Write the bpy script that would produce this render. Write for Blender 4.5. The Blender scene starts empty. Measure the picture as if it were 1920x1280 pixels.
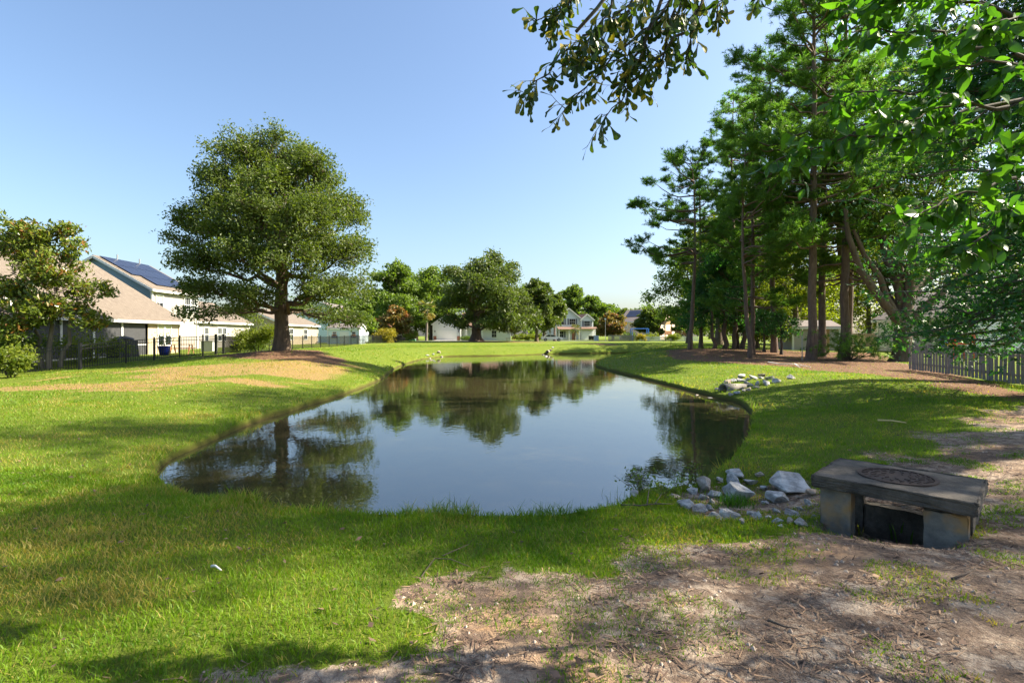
import bpy, math, numpy as np
from mathutils import Vector, Matrix, geometry
rad = math.radians
RNG = np.random.default_rng(7)
sc = bpy.context.scene
col = sc.collection
# ------------------------------------------------------------------ camera
CZ, F, HY = 1.6, 960.0, 630.0           # eye height, focal length in photo pixels, horizon row
cam = bpy.data.objects.new('camera', bpy.data.cameras.new('camera'))
cam.data.sensor_width = 36; cam.data.lens = 18; cam.data.shift_y = -10 / 1920
cam.data.clip_start = 0.05; cam.data.clip_end = 6000
cam.location = (0, 0, CZ); cam.rotation_euler = (rad(90), 0, 0)
col.objects.link(cam); sc.camera = cam
# ------------------------------------------------------------------ sky, sun, exposure
SUN_AZ, SUN_EL = 83.0, 41.0             # degrees to the right of the view direction, elevation
world = bpy.data.worlds.new('World'); sc.world = world; world.use_nodes = True
wn = world.node_tree; bg = wn.nodes['Background']
sky = wn.nodes.new('ShaderNodeTexSky'); sky.sky_type = 'NISHITA'; sky.sun_disc = False
sky.sun_elevation = rad(SUN_EL); sky.sun_rotation = rad(SUN_AZ)
sky.altitude = 0; sky.air_density = 1.15; sky.dust_density = 2.3; sky.ozone_density = 3.6
wn.links.new(sky.outputs[0], bg.inputs[0]); bg.inputs[1].default_value = 0.063
sun = bpy.data.objects.new('sun', bpy.data.lights.new('sun', 'SUN'))
sun.data.energy = 4.2; sun.data.angle = rad(0.6); sun.data.color = (1.0, 0.90, 0.72)
sd = Vector((math.sin(rad(SUN_AZ)) * math.cos(rad(SUN_EL)), math.cos(rad(SUN_AZ)) * math.cos(rad(SUN_EL)), math.sin(rad(SUN_EL))))
sun.rotation_euler = sd.to_track_quat('Z', 'Y').to_euler(); sun.location = (30, 20, 60)
col.objects.link(sun)
sc.view_settings.view_transform = 'Standard'; sc.view_settings.look = 'None'
sc.view_settings.exposure = 2.05; sc.view_settings.gamma = 1
sc.cycles.use_denoising = True; sc.cycles.max_bounces = 8
sc.cycles.transparent_max_bounces = 8; sc.cycles.caustics_reflective = False; sc.cycles.caustics_refractive = False
sc.cycles.sample_clamp_indirect = 6
# ------------------------------------------------------------------ helpers
def gp(x, y, z=0.0):                     # photo pixel that touches level z -> ground point
    d = F * (CZ - z) / (y - HY); return ((x - 960) / F * d, d)
def at(x, y, d):                         # photo pixel at a known distance -> point
    return np.array([(x - 960) / F * d, d, CZ + (HY - y) / F * d])
def tag(o, label=None, cat=None, group=None, kind=None):
    if label: o['label'] = label
    if cat: o['category'] = cat
    if group: o['group'] = group
    if kind: o['kind'] = kind
    return o
def thing(name, label, cat, loc=(0, 0, 0), rz=0, group=None):
    o = bpy.data.objects.new(name, None); col.objects.link(o); o.empty_display_size = .2
    o.location = loc; o.rotation_euler = (0, 0, rz)
    return tag(o, label, cat, group)
def link(name, me, parent=None, mat=None):
    o = bpy.data.objects.new(name, me); col.objects.link(o)
    if mat is not None and not me.materials: me.materials.append(mat)
    if parent is not None: o.parent = parent
    return o
def mesh(name, V, faces, mat=None, smooth=False, attr=None):
    """faces: list of int arrays, each (n,k); attr: per-face float"""
    V = np.asarray(V, dtype=np.float32); me = bpy.data.meshes.new(name)
    faces = [np.asarray(f, dtype=np.int32) for f in faces if len(f)]
    me.vertices.add(len(V)); me.vertices.foreach_set('co', V.ravel())
    loops = np.concatenate([f.ravel() for f in faces]); tot = np.concatenate([np.full(len(f), f.shape[1], np.int32) for f in faces])
    me.loops.add(len(loops)); me.loops.foreach_set('vertex_index', loops)
    me.polygons.add(len(tot)); st = np.zeros(len(tot), np.int32); st[1:] = np.cumsum(tot)[:-1]
    me.polygons.foreach_set('loop_start', st)
    me.polygons.foreach_set('use_smooth', np.full(len(tot), smooth))
    if attr is not None:
        a = me.attributes.new('tint', 'FLOAT', 'FACE'); a.data.foreach_set('value', np.asarray(attr, np.float32))
    me.update(calc_edges=True); me.validate()
    if mat is not None: me.materials.append(mat)
    return me
class MB:                                # collects boxes, tubes and prisms; build() links ONE mesh
    def __init__(s): s.V = []; s.Fq = []; s.n = 0
    def add(s, V, Fs):
        for f in Fs: s.Fq.append([i + s.n for i in f])
        s.V.extend([tuple(v) for v in V]); s.n += len(V); return s
    def box(s, x0, x1, y0, y1, z0, z1):
        V = [(x, y, z) for z in (z0, z1) for y in (y0, y1) for x in (x0, x1)]
        return s.add(V, [(0, 2, 3, 1), (4, 5, 7, 6), (0, 1, 5, 4), (2, 6, 7, 3), (0, 4, 6, 2), (1, 3, 7, 5)])
    def hexa(s, V8):                     # 8 corners ordered as in box()
        return s.add(V8, [(0, 2, 3, 1), (4, 5, 7, 6), (0, 1, 5, 4), (2, 6, 7, 3), (0, 4, 6, 2), (1, 3, 7, 5)])
    def bar(s, a, b, w, h=None, up=(0, 0, 1)):
        a, b = Vector(a), Vector(b); h = h or w; d = (b - a).normalized(); u = Vector(up)
        if abs(d.dot(u)) > .95: u = Vector((1, 0, 0))
        r = d.cross(u).normalized(); u = r.cross(d)
        V = [p + r * i * w / 2 + u * j * h / 2 for p in (a, b) for (i, j) in ((-1, -1), (1, -1), (1, 1), (-1, 1))]
        return s.add(V, [(0, 1, 2, 3), (7, 6, 5, 4), (0, 4, 5, 1), (1, 5, 6, 2), (2, 6, 7, 3), (3, 7, 4, 0)])
    def tube(s, P, R, k=8, cap=True):
        V, Fc = tube_arrays(P, R, k); n = len(V)
        f = [list(q) for q in Fc]
        if cap: f += [list(range(k))[::-1], list(range(n - k, n))]
        return s.add(V, f)
    def prism(s, poly, vec):             # polygon of 3-d points swept by vec
        k = len(poly); V = [Vector(p) for p in poly] + [Vector(p) + Vector(vec) for p in poly]
        return s.add(V, [list(range(k))[::-1], list(range(k, 2 * k))] + [(i, (i + 1) % k, k + (i + 1) % k, k + i) for i in range(k)])
    def mesh(s, name, mat=None, smooth=False, bevel=0):
        me = bpy.data.meshes.new(name); me.from_pydata(s.V, [], s.Fq); me.update()
        if smooth: me.polygons.foreach_set('use_smooth', [True] * len(me.polygons))
        if mat is not None: me.materials.append(mat)
        return me
    def build(s, name, mat=None, parent=None, smooth=False):
        return link(name, s.mesh(name, mat, smooth), parent)
def tube_arrays(P, R, k=8):
    P = np.asarray(P, float); n = len(P); R = np.broadcast_to(np.asarray(R, float), (n,))
    T = np.gradient(P, axis=0); T /= np.linalg.norm(T, axis=1)[:, None] + 1e-9
    ref = np.array([0, 0, 1.]) if abs(T[:, 2]).mean() < .8 else np.array([1., 0, 0])
    A = np.cross(T, ref); A /= np.linalg.norm(A, axis=1)[:, None] + 1e-9; B = np.cross(T, A)
    th = np.linspace(0, 2 * np.pi, k, endpoint=False)
    V = P[:, None] + R[:, None, None] * (np.cos(th)[None, :, None] * A[:, None] + np.sin(th)[None, :, None] * B[:, None])
    i = np.arange(n - 1)[:, None] * k; j = np.arange(k)[None]; j2 = (j + 1) % k
    Fc = np.stack([i + j, i + j2, i + k + j2, i + k + j], -1).reshape(-1, 4)
    return V.reshape(-1, 3), Fc
def tubes(paths, k=6):                   # many (P,R) -> one V,F
    Vs, Fs, n = [], [], 0
    for it in paths:
        V, Fc = tube_arrays(it[0], it[1], it[2] if len(it) > 2 else k); Vs.append(V); Fs.append(Fc + n); n += len(V)
    return np.concatenate(Vs), np.concatenate(Fs)
def copy_tree(o, parent=None):
    c = o.copy(); col.objects.link(c)
    if parent is not None: c.parent = parent
    for ch in list(o.children): copy_tree(ch, c)
    return c
# value noise on the ground plane (for shapes, not for shading)
_nt = RNG.random((256, 256))
def vnoise(x, y, s=1.0):
    x = np.asarray(x, float) / s + 1000; y = np.asarray(y, float) / s + 1000
    xi, yi = np.floor(x).astype(int), np.floor(y).astype(int); fx, fy = x - xi, y - yi
    fx, fy = fx * fx * (3 - 2 * fx), fy * fy * (3 - 2 * fy); g = lambda a, b: _nt[a % 256, b % 256]
    return (g(xi, yi) * (1 - fx) + g(xi + 1, yi) * fx) * (1 - fy) + (g(xi, yi + 1) * (1 - fx) + g(xi + 1, yi + 1) * fx) * fy
def fbm(x, y, s=1.0): return .55 * vnoise(x, y, s) + .28 * vnoise(x + 31, y + 7, s / 2.1) + .17 * vnoise(x - 17, y + 71, s / 4.3)
def sstep(a, b, x): t = np.clip((x - a) / (b - a), 0, 1); return t * t * (3 - 2 * t)
# ------------------------------------------------------------------ materials
class NT:
    def __init__(s, name):
        s.m = bpy.data.materials.new(name); s.m.use_nodes = True; s.t = s.m.node_tree
        s.b = s.t.nodes['Principled BSDF']; s.out = s.t.nodes['Material Output']
    def n(s, typ, **kw):
        o = s.t.nodes.new(typ)
        for k, v in kw.items():
            if k.startswith('i_'):
                key = k[2:]; o.inputs[int(key) if key.isdigit() else key].default_value = v
            else: setattr(o, k, v)
        return o
    def l(s, a, b): s.t.links.new(a, b)
    def coords(s, kind='Object', scale=(1, 1, 1)):
        tc = s.n('ShaderNodeTexCoord'); mp = s.n('ShaderNodeMapping'); mp.inputs['Scale'].default_value = scale
        s.l(tc.outputs[kind], mp.inputs[0]); return mp.outputs[0]
    def noise(s, vec, scale, detail=4, rough=.6):
        o = s.n('ShaderNodeTexNoise'); o.inputs['Scale'].default_value = scale; o.inputs['Detail'].default_value = detail
        o.inputs['Roughness'].default_value = rough; s.l(vec, o.inputs['Vector']); return o.outputs['Fac']
    def ramp(s, fac, stops):
        o = s.n('ShaderNodeValToRGB'); e = o.color_ramp.elements
        while len(e) < len(stops): e.new(.5)
        for i, (p, c) in enumerate(stops): e[i].position = p; e[i].color = (*c, 1) if len(c) == 3 else c
        s.l(fac, o.inputs[0]); return o.outputs[0]
    def mix(s, fac, a, b, mode='MIX'):
        o = s.n('ShaderNodeMix'); o.data_type = 'RGBA'; o.blend_type = mode
        for sock, v in ((o.inputs[0], fac), (o.inputs[6], a), (o.inputs[7], b)):
            if isinstance(v, (int, float)): sock.default_value = v
            elif isinstance(v, tuple): sock.default_value = (*v, 1)
            else: s.l(v, sock)
        return o.outputs[2]
    def math(s, op, a, b=0.0, clamp=False):
        o = s.n('ShaderNodeMath'); o.operation = op; o.use_clamp = clamp
        for sock, v in ((o.inputs[0], a), (o.inputs[1], b)):
            if isinstance(v, (int, float)): sock.default_value = v
            else: s.l(v, sock)
        return o.outputs[0]
    def bump(s, h, strength=.5, dist=.02):
        o = s.n('ShaderNodeBump'); o.inputs['Strength'].default_value = strength; o.inputs['Distance'].default_value = dist
        s.l(h, o.inputs['Height']); s.l(o.outputs[0], s.b.inputs['Normal'])
    def base(s, c):
        if isinstance(c, tuple): s.b.inputs['Base Color'].default_value = (*c, 1)
        else: s.l(c, s.b.inputs['Base Color'])
    def rough(s, r):
        if isinstance(r, (int, float)): s.b.inputs['Roughness'].default_value = r
        else: s.l(r, s.b.inputs['Roughness'])
M = {}
def plain(name, c, rough=.6, var=.18, scale=6, metal=0, bump=0.0, kind='Object'):
    t = NT(name); v = t.coords(kind); f = t.noise(v, scale, 5)
    t.base(t.ramp(f, [(.25, tuple(x * (1 - var) for x in c)), (.75, tuple(min(1, x * (1 + var)) for x in c))]))
    t.rough(rough); t.b.inputs['Metallic'].default_value = metal
    if bump: t.bump(t.noise(v, scale * 4, 4), .6, bump)
    M[name] = t.m; return t.m
def leafmat(name, c1, c2, trans=.4, tcol=None, rough=.45, c3=None):
    """per-leaf colour from the tint attribute, translucent blades"""
    t = NT(name); a = t.n('ShaderNodeAttribute', attribute_name='tint')
    st = [(.0, c1), (.8, c2)] if c3 is None else [(.0, c1), (.72, c2), (.84, c3)]
    c = t.ramp(a.outputs['Fac'], st)
    t.base(c); t.rough(rough); t.b.inputs['Specular IOR Level'].default_value = .35
    tr = t.n('ShaderNodeBsdfTranslucent'); k = tcol or (1.5, 1.7, .55)
    t.l(t.mix(1.0, c, tuple(k), 'MULTIPLY'), tr.inputs[0])
    ms = t.n('ShaderNodeMixShader'); ms.inputs[0].default_value = trans
    t.l(t.b.outputs[0], ms.inputs[1]); t.l(tr.outputs[0], ms.inputs[2]); t.l(ms.outputs[0], t.out.inputs[0])
    M[name] = t.m; return t.m
def barkmat(name, c1, c2, sc_=6, d=.03):
    t = NT(name); v = t.coords('Object', (1, 1, .22)); f = t.noise(v, sc_, 6, .7); g = t.noise(t.coords('Object'), 1.3, 3)
    c = t.ramp(f, [(.3, c1), (.62, c2)]); t.base(t.mix(t.math('MULTIPLY', g, .5), c, tuple(x * .6 for x in c2)))
    t.rough(.92); t.bump(f, 1.0, d); M[name] = t.m; return t.m
# ------------------------------------------------------------------ pond outline and terrain
ZW = -0.5
def catmull(P, m):
    P = np.asarray(P, float); n = len(P); out = []
    for i in range(n):
        a, b, c, d = P[(i - 1) % n], P[i], P[(i + 1) % n], P[(i + 2) % n]
        for t in np.linspace(0, 1, m, endpoint=False):
            out.append(.5 * ((2 * b) + (-a + c) * t + (2 * a - 5 * b + 4 * c - d) * t * t + (-a + 3 * b - 3 * c + d) * t ** 3))
    return np.array(out)
_near = [(318, 905), (400, 926), (520, 940), (680, 951), (800, 957), (900, 959), (1000, 957), (1090, 950), (1165, 936)]
_rest = [(1215, 925), (1290, 918), (1325, 897), (1365, 873), (1396, 832), (1411, 797), (1402, 767), (1372, 752), (1318, 740), (1250, 722),
         (1190, 706), (1142, 694), (1117, 685), (1128, 676), (1168, 668), (1205, 663.5), (1180, 661.5), (1100, 662.5), (1020, 664), (930, 667), (850, 668), (812, 670), (790, 674),
         (765, 681), (742, 690), (729, 699), (714, 712), (650, 738), (560, 766), (470, 796), (400, 826), (345, 850), (308, 872), (297, 890)]
_ctrl = [gp(x, y, ZW + .14) for x, y in _near] + [gp(x, y, ZW) for x, y in _rest]
SH = catmull(_ctrl, 24)
# even spacing
_seg = np.linalg.norm(np.roll(SH, -1, 0) - SH, axis=1); _cum = np.r_[0, np.cumsum(_seg)]; PER = _cum[-1]
_t = np.arange(0, PER, .22); _c = np.vstack([SH, SH[:1]])
SH = np.stack([np.interp(_t, _cum, _c[:, i]) for i in (0, 1)], 1)
SH = SH + .10 * (np.stack([fbm(SH[:, 0], SH[:, 1], 1.1), fbm(SH[:, 0] + 50, SH[:, 1], 1.1)], 1) - .5) * np.clip(SH[:, 1:] / 9, .6, 2.5)
def inside(X, Y, poly):
    r = np.zeros(np.shape(X), bool); n = len(poly); j = n - 1
    for i in range(n):
        xi, yi = poly[i]; xj, yj = poly[j]
        if yi != yj: r ^= ((yi > Y) != (yj > Y)) & (X < (xj - xi) * (Y - yi) / (yj - yi) + xi)
        j = i
    return r
def pdist(X, Y, poly, closed=True):
    X = np.asarray(X, float); Y = np.asarray(Y, float); best = np.full(X.shape, 1e9); n = len(poly)
    for i in range(n if closed else n - 1):
        ax, ay = poly[i]; bx, by = poly[(i + 1) % n]; dx, dy = bx - ax, by - ay
        t = np.clip(((X - ax) * dx + (Y - ay) * dy) / (dx * dx + dy * dy + 1e-12), 0, 1)
        best = np.minimum(best, (X - ax - t * dx) ** 2 + (Y - ay - t * dy) ** 2)
    return np.sqrt(best)
SHC = SH[::4]
def shore(X, Y):                         # signed distance, + on land
    d = pdist(X, Y, SHC); return np.where(inside(X, Y, SHC), -d, d)
HP = np.array([(0, -6, 0), (0, 0, 0), (0, 3.5, 0), (-3, 4, -.02), (-6, 5, -.05), (3, 3, .02), (7, 3, .05), (6, 7, -.02), (0, 5.2, -.2), (3, 5.2, -.1), (-8, 8, -.12), (-12, 10, -.15),
    (-15, 15, -.1), (-10, 14, -.02), (-21, 20, -.32), (-24, 24, -.36), (-20.5, 25.5, -.1), (-20.2, 28.5, .2), (-19.6, 31, .36), (-18, 24, .0), (-14.4, 32, .78), (-14.5, 30.5, .7), (-13, 31.5, .66),
    (-12, 26, .34), (-10.5, 30, .5), (-15, 25, .28), (-17, 30, .5), (-20, 35, .4), (-20.8, 40, .32), (-26, 38, .2), (-30, 32, .1), (-21, 55, .34), (-21, 75, .5), (-21, 115, .55), (-12, 45, .4),
    (-11, 55, .4), (-10, 62, .35), (-6, 70, .35), (0, 74, .42), (-7, 95, .68), (0, 90, .5), (-18, 120, .62), (15, 128, .6), (8, 100, .5), (15, 75, .55), (20, 62, .6), (30, 90, .6), (45, 135, .6),
    (14.6, 42, .52), (17, 48, .5), (11, 40, .3), (18, 31, .16), (21, 34, .2), (23, 30, .1), (18.3, 23.5, .03), (17, 17, -.03), (13, 12, .0), (9, 14, .02), (9, 20, .12), (13, 20, .12), (12, 28, .2),
    (30, 40, .25), (45, 60, .4), (40, 20, 0), (-45, 45, .3), (-40, 80, .4), (60, 100, .5), (-60, 120, .5), (0, 170, .7), (-80, 20, 0), (80, 20, 0), (0, -40, 0), (0, 400, .8), (-300, 200, .8), (300, 200, .8)])
BOXC = np.array([3.79, 5.03])            # centre of the drain box
BU = np.array([.694, -.72]); BV = np.array([.68, .733])   # its long and short horizontal axes
def land(X, Y):
    X = np.asarray(X, float); Y = np.asarray(Y, float); w = np.zeros(X.shape); z = np.zeros(X.shape)
    for x, y, h in HP:
        s2 = 2.2 + .0006 * (x * x + y * y)
        k = 1 / ((X - x) ** 2 + (Y - y) ** 2 + s2) ** 1.7; w += k; z += k * h
    return z / w
def terrain(X, Y):
    X = np.asarray(X, float); Y = np.asarray(Y, float)
    d = shore(X, Y); zl = land(X, Y); near = np.clip(1 - Y / 14, 0, 1)
    zl = zl + .05 * (fbm(X, Y, 2.6) - .5) + .022 * (fbm(X + 9, Y, .5) - .5) * (Y < 30) + .012 * (fbm(X + 3, Y, .16) - .5) * (Y < 9)
    lip = .05 + .13 * fbm(X, Y, .8)
    wide = 4.2
    zs = ZW + lip + (zl - ZW - lip) * np.clip(d / wide, 0, 1) ** .8
    zi = ZW - .12 + np.maximum(d, -3.2) * .33
    face = sstep(-.05, .05, d)
    z = np.where(d > .05, zs, np.where(d < -.05, zi, zi + (ZW + lip - zi) * face))
    # hollow in front of the drain box and the rocky gully that runs from it to the water
    u = (X - BOXC[0]) * BU[0] + (Y - BOXC[1]) * BU[1]; v = (X - BOXC[0]) * BV[0] + (Y - BOXC[1]) * BV[1]
    hole = np.exp(-((u + .02) / .44) ** 6 - ((v + .14) / .56) ** 6)
    z = np.where(d > .05, z - .50 * hole, z)
    g = np.exp(-((X - 2.85) / 1.05) ** 4 - ((Y - 6.3) / .95) ** 4)
    z = np.where(d > .05, z - .20 * g, z)
    return z
def hit(px, py):                         # photo pixel -> the terrain point it shows
    z = -.2
    for _ in range(6): x, y = gp(px, py, z); z = .35 * z + .65 * max(tz(x, y), ZW)
    return x, y
def tz(x, y): return float(terrain(np.array([x]), np.array([y]))[0])
# surface masks
DIRT = [(-2.7, 1.2), (-1.85, 2.3), (-1.15, 2.8), (-.35, 3.4), (.0, 3.98), (.7, 4.3), (1.3, 4.35), (2.5, 4.55), (2.95, 4.75), (3.6, 5.9), (4.5, 6.6), (5.6, 7.3), (7.0, 8.4), (8.7, 9.6), (11.8, 11.8), (14, 11), (9, 1), (3, -1)]
STRAW = [gp(*p) for p in ((1235, 664, .3), (1290, 653, .5), (1400, 655, .42), (1480, 657, .35), (1640, 664, .15), (1735, 690, .05), (1925, 728, .0), (1990, 755, .0), (1900, 752, .0), (1720, 714, .0), (1600, 703, .05), (1480, 690, .1), (1360, 680, .2), (1270, 671, .3))]
DRY = [gp(*p) for p in ((0, 715, -.3), (200, 690, .0), (330, 674, .3), (450, 664, .5), (560, 657, .7), (640, 668, .5), (735, 683, .1), (700, 704, -.1), (560, 722, .0), (400, 730, .0), (200, 738, -.1), (-60, 742, -.2))]
MULCH = [(-19, 31.2), (-16.5, 33.5), (-13, 33.5), (-10, 30.5), (-8.4, 26.6), (-9.6, 25.4), (-12, 26.6), (-14.5, 27.6), (-17, 28.9)]
OAKM = [(-14, 95), (-9, 98), (2, 97), (5, 91), (7, 84), (4.5, 84), (1, 88), (-8, 89.5), (-13, 91)]
RED = [(8.5, 80), (11.5, 76), (13.5, 68), (11, 67.5), (8, 75)]
def soft(X, Y, poly, w, s, amp):
    d = pdist(X, Y, poly); d = np.where(inside(X, Y, poly), d, -d) + amp * (fbm(X, Y, s) - .5) * 2; return sstep(-w, w, d)
def masks(X, Y):
    dirt = soft(X, Y, DIRT, .4, .6, 1.05)
    straw = np.maximum.reduce([soft(X, Y, STRAW, .35, 2.2, .9), soft(X, Y, MULCH, .35, 1.6, .7), soft(X, Y, OAKM, .6, 3, 1.2) * .95, soft(X, Y, RED, .7, 2, 1.0) * .9])
    gul = np.exp(-((X - 2.95) / .95) ** 4 - ((Y - 6.25) / .9) ** 4)
    dirt = np.maximum(dirt, np.clip(gul * 1.7 - .3 + 1.2 * (fbm(X, Y, .5) - .5), 0, 1))
    dry = soft(X, Y, DRY, 1.0, 2.5, 1.6) * sstep(.5, 1.8, pdist(X, Y, SHC)) * sstep(.26, .72, fbm(X * .6, Y * 1.5 + 5, 1.9) + .06) * .85
    return dirt, straw, dry
def grid(x0, x1, y0, y1, s, j=.35):
    gx, gy = np.meshgrid(np.arange(x0, x1, s), np.arange(y0, y1, s)); n = gx.size
    return np.stack([gx.ravel() + RNG.uniform(-j, j, n) * s, gy.ravel() + RNG.uniform(-j, j, n) * s], 1)
def pts_ground():
    L = []; d_in = lambda P, a, b, c, d: (P[:, 0] > a) & (P[:, 0] < b) & (P[:, 1] > c) & (P[:, 1] < d)
    A = grid(-8, 7.5, 1.0, 7.4, .065); B = grid(-17, 16, -3, 20, .27); C = grid(-48, 50, -12, 80, .95); D = grid(-120, 120, -40, 190, 4); E = grid(-2600, 2600, -600, 4200, 130)
    L.append(A); L.append(B[~d_in(B, -8, 7.5, 1, 7.4)]); L.append(C[~d_in(C, -17, 16, -3, 20)]); L.append(D[~d_in(D, -48, 50, -12, 80)]); L.append(E[~d_in(E, -120, 120, -40, 190)])
    P = np.vstack(L); d = shore(P[:, 0], P[:, 1]); P = P[(np.abs(d) > .34)]
    T = np.roll(SH, -1, 0) - np.roll(SH, 1, 0); N = np.stack([T[:, 1], -T[:, 0]], 1); N /= np.linalg.norm(N, axis=1)[:, None]
    if inside(np.array([SH[0, 0] + N[0, 0] * .1]), np.array([SH[0, 1] + N[0, 1] * .1]), SHC)[0]: N = -N
    R = [SH + N * o for o in (-.25, -.07, -.02, .025, .07, .2)]
    return np.vstack([P] + R)
PG = pts_ground()
_r = geometry.delaunay_2d_cdt([Vector((float(x), float(y))) for x, y in PG], [], [], 0, 1e-5)
GV = np.array([(v.x, v.y) for v in _r[0]]); GF = np.array([f[:3] for f in _r[2]], np.int32)
GZ = terrain(GV[:, 0], GV[:, 1])
_a = GV[GF[:, 1]] - GV[GF[:, 0]]; _b = GV[GF[:, 2]] - GV[GF[:, 0]]; _flip = (_a[:, 0] * _b[:, 1] - _a[:, 1] * _b[:, 0]) < 0
GF[_flip] = GF[_flip][:, ::-1]
t = NT('ground'); v = t.coords('Object'); at_ = t.n('ShaderNodeAttribute', attribute_name='mask'); sep = t.n('ShaderNodeSeparateColor'); t.l(at_.outputs['Color'], sep.inputs[0])
n1 = t.noise(v, .55, 5); n2 = t.noise(v, 6.0, 6, .72); n3 = t.noise(v, 26, 5, .7); n4 = t.noise(v, 90, 3, .7)
grass = t.mix(n3, (.055, .10, .010), (.165, .22, .016)); grass = t.mix(t.math('MULTIPLY', n1, .5), grass, (.17, .19, .028))
# bare sand: pale crust plates, dark litter between
vo = t.n('ShaderNodeTexVoronoi'); vo.feature = 'DISTANCE_TO_EDGE'; vo.inputs['Scale'].default_value = 5.5
mpw = t.n('ShaderNodeVectorMath'); mpw.operation = 'ADD'; nz = t.n('ShaderNodeTexNoise'); nz.inputs['Scale'].default_value = 4; t.l(v, nz.inputs['Vector']); t.l(v, mpw.inputs[0]); t.l(nz.outputs['Color'], mpw.inputs[1]); t.l(mpw.outputs[0], vo.inputs['Vector'])
plate = t.math('MULTIPLY', t.ramp(vo.outputs['Distance'], [(.0, (.55, .55, .55)), (.10, (1, 1, 1))]), t.ramp(n2, [(.44, (0, 0, 0)), (.58, (1, 1, 1))]))
litter = t.mix(n3, (.11, .072, .052), (.33, .24, .175)); sand = t.mix(n4, (.42, .33, .25), (.62, .51, .40))
sand = t.mix(t.ramp(n1, [(.45, (0, 0, 0)), (.62, (1, 1, 1))]), sand, (.42, .25, .13))
dirt = t.mix(plate, litter, sand)
straw = t.mix(n3, (.11, .058, .032), (.30, .165, .09)); straw = t.mix(t.math('MULTIPLY', n2, .6), straw, (.16, .10, .06))
dry = t.mix(n3, (.19, .13, .042), (.37, .25, .105))
def edge(m, k):                       # break a mask's edge with the noise
    return t.math('MULTIPLY_ADD', t.math('SUBTRACT', t.math('ADD', m, t.math('MULTIPLY', n3, .8)), .9), k, True) if False else t.ramp(t.math('ADD', m, t.math('MULTIPLY', t.math('SUBTRACT', n3, .5), .9)), [(.42, (0, 0, 0)), (.58, (1, 1, 1))])
c = t.mix(edge(sep.outputs[2], 3), grass, dry); c = t.mix(edge(sep.outputs[1], 3), c, straw); c = t.mix(edge(sep.outputs[0], 3), c, dirt)
mud = t.n('ShaderNodeAttribute', attribute_name='mud'); c = t.mix(mud.outputs['Fac'], c, t.mix(n3, (.035, .022, .010), (.11, .07, .032)))
t.base(c); t.rough(.95); t.b.inputs['Specular IOR Level'].default_value = .15
t.bump(t.math('ADD', n3, t.math('MULTIPLY', n4, .6)), 1.0, .05); M['ground'] = t.m
gm = mesh('ground', np.column_stack([GV, GZ]), [GF], M['ground'], smooth=True)
gd, gs, gy_ = masks(GV[:, 0], GV[:, 1]); dsh = shore(GV[:, 0], GV[:, 1])
ca = gm.attributes.new('mask', 'FLOAT_COLOR', 'POINT'); ca.data.foreach_set('color', np.column_stack([gd, gs, gy_, np.ones(len(gd))]).astype(np.float32).ravel())
ma = gm.attributes.new('mud', 'FLOAT', 'POINT'); ma.data.foreach_set('value', (1 - sstep(-.02, .06, dsh)).astype(np.float32))
tag(link('ground', gm), kind='structure')
# water
t = NT('water'); v = t.coords('Object'); t.base((.045, .040, .018)); t.rough(.012); t.b.inputs['IOR'].default_value = 2.5
b1 = t.noise(t.coords('Object', (1, .45, 1)), 2.2, 3, .5); b2 = t.noise(v, 9, 2, .5)
t.bump(t.math('ADD', b1, t.math('MULTIPLY', b2, .25)), .17, .02); M['water'] = t.m
WP = SH + 0; Nw = len(WP)
T_ = np.roll(SH, -1, 0) - np.roll(SH, 1, 0); N_ = np.stack([T_[:, 1], -T_[:, 0]], 1); N_ /= np.linalg.norm(N_, axis=1)[:, None]
if inside(np.array([SH[0, 0] + N_[0, 0] * .1]), np.array([SH[0, 1] + N_[0, 1] * .1]), SHC)[0]: N_ = -N_
WP = SH[::2] + N_[::2] * .03
_w = geometry.delaunay_2d_cdt([Vector((float(x), float(y))) for x, y in WP], [], [list(range(len(WP)))], 1, 1e-5)
wv = np.array([(p.x, p.y, ZW) for p in _w[0]]); wf = np.array([f[:3] for f in _w[2]])
ab = wv[wf[:, 1]] - wv[wf[:, 0]]; ac = wv[wf[:, 2]] - wv[wf[:, 0]]; fl = ab[:, 0] * ac[:, 1] - ab[:, 1] * ac[:, 0] < 0; wf[fl] = wf[fl][:, ::-1]
tag(link('pond_water', mesh('pond_water', wv, [wf], M['water'])), kind='structure')
# ------------------------------------------------------------------ grass blades (nobody could count them)
leafmat('grass_blade', (.062, .150, .006), (.180, .285, .013), .48, (1.5, 1.5, .4), .5, (.36, .29, .08))
def blades(P, h, w, lean, tint, seg2):
    n = len(P); th = RNG.uniform(0, 2 * np.pi, n); ph = RNG.uniform(0, 2 * np.pi, n)
    s = np.stack([np.cos(th), np.sin(th), np.zeros(n)], 1) * w[:, None] / 2; l = np.stack([np.cos(ph), np.sin(ph), np.zeros(n)], 1) * (lean * h)[:, None]
    up = np.array([0, 0, 1.]) * h[:, None]
    if seg2:
        V = np.stack([P - s, P + s, P + up * .55 + l * .35 - s * .75, P + up * .55 + l * .35 + s * .75, P + up * .93 + l], 1).reshape(-1, 3); i = np.arange(n)[:, None] * 5
        return V, i + np.array([[0, 1, 3, 2]]), i + np.array([[2, 3, 4]]), tint
    V = np.stack([P - s, P + s, P + up + l], 1).reshape(-1, 3); i = np.arange(n)[:, None] * 3
    return V, np.zeros((0, 4), int), i + np.array([[0, 1, 2]]), tint
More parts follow.
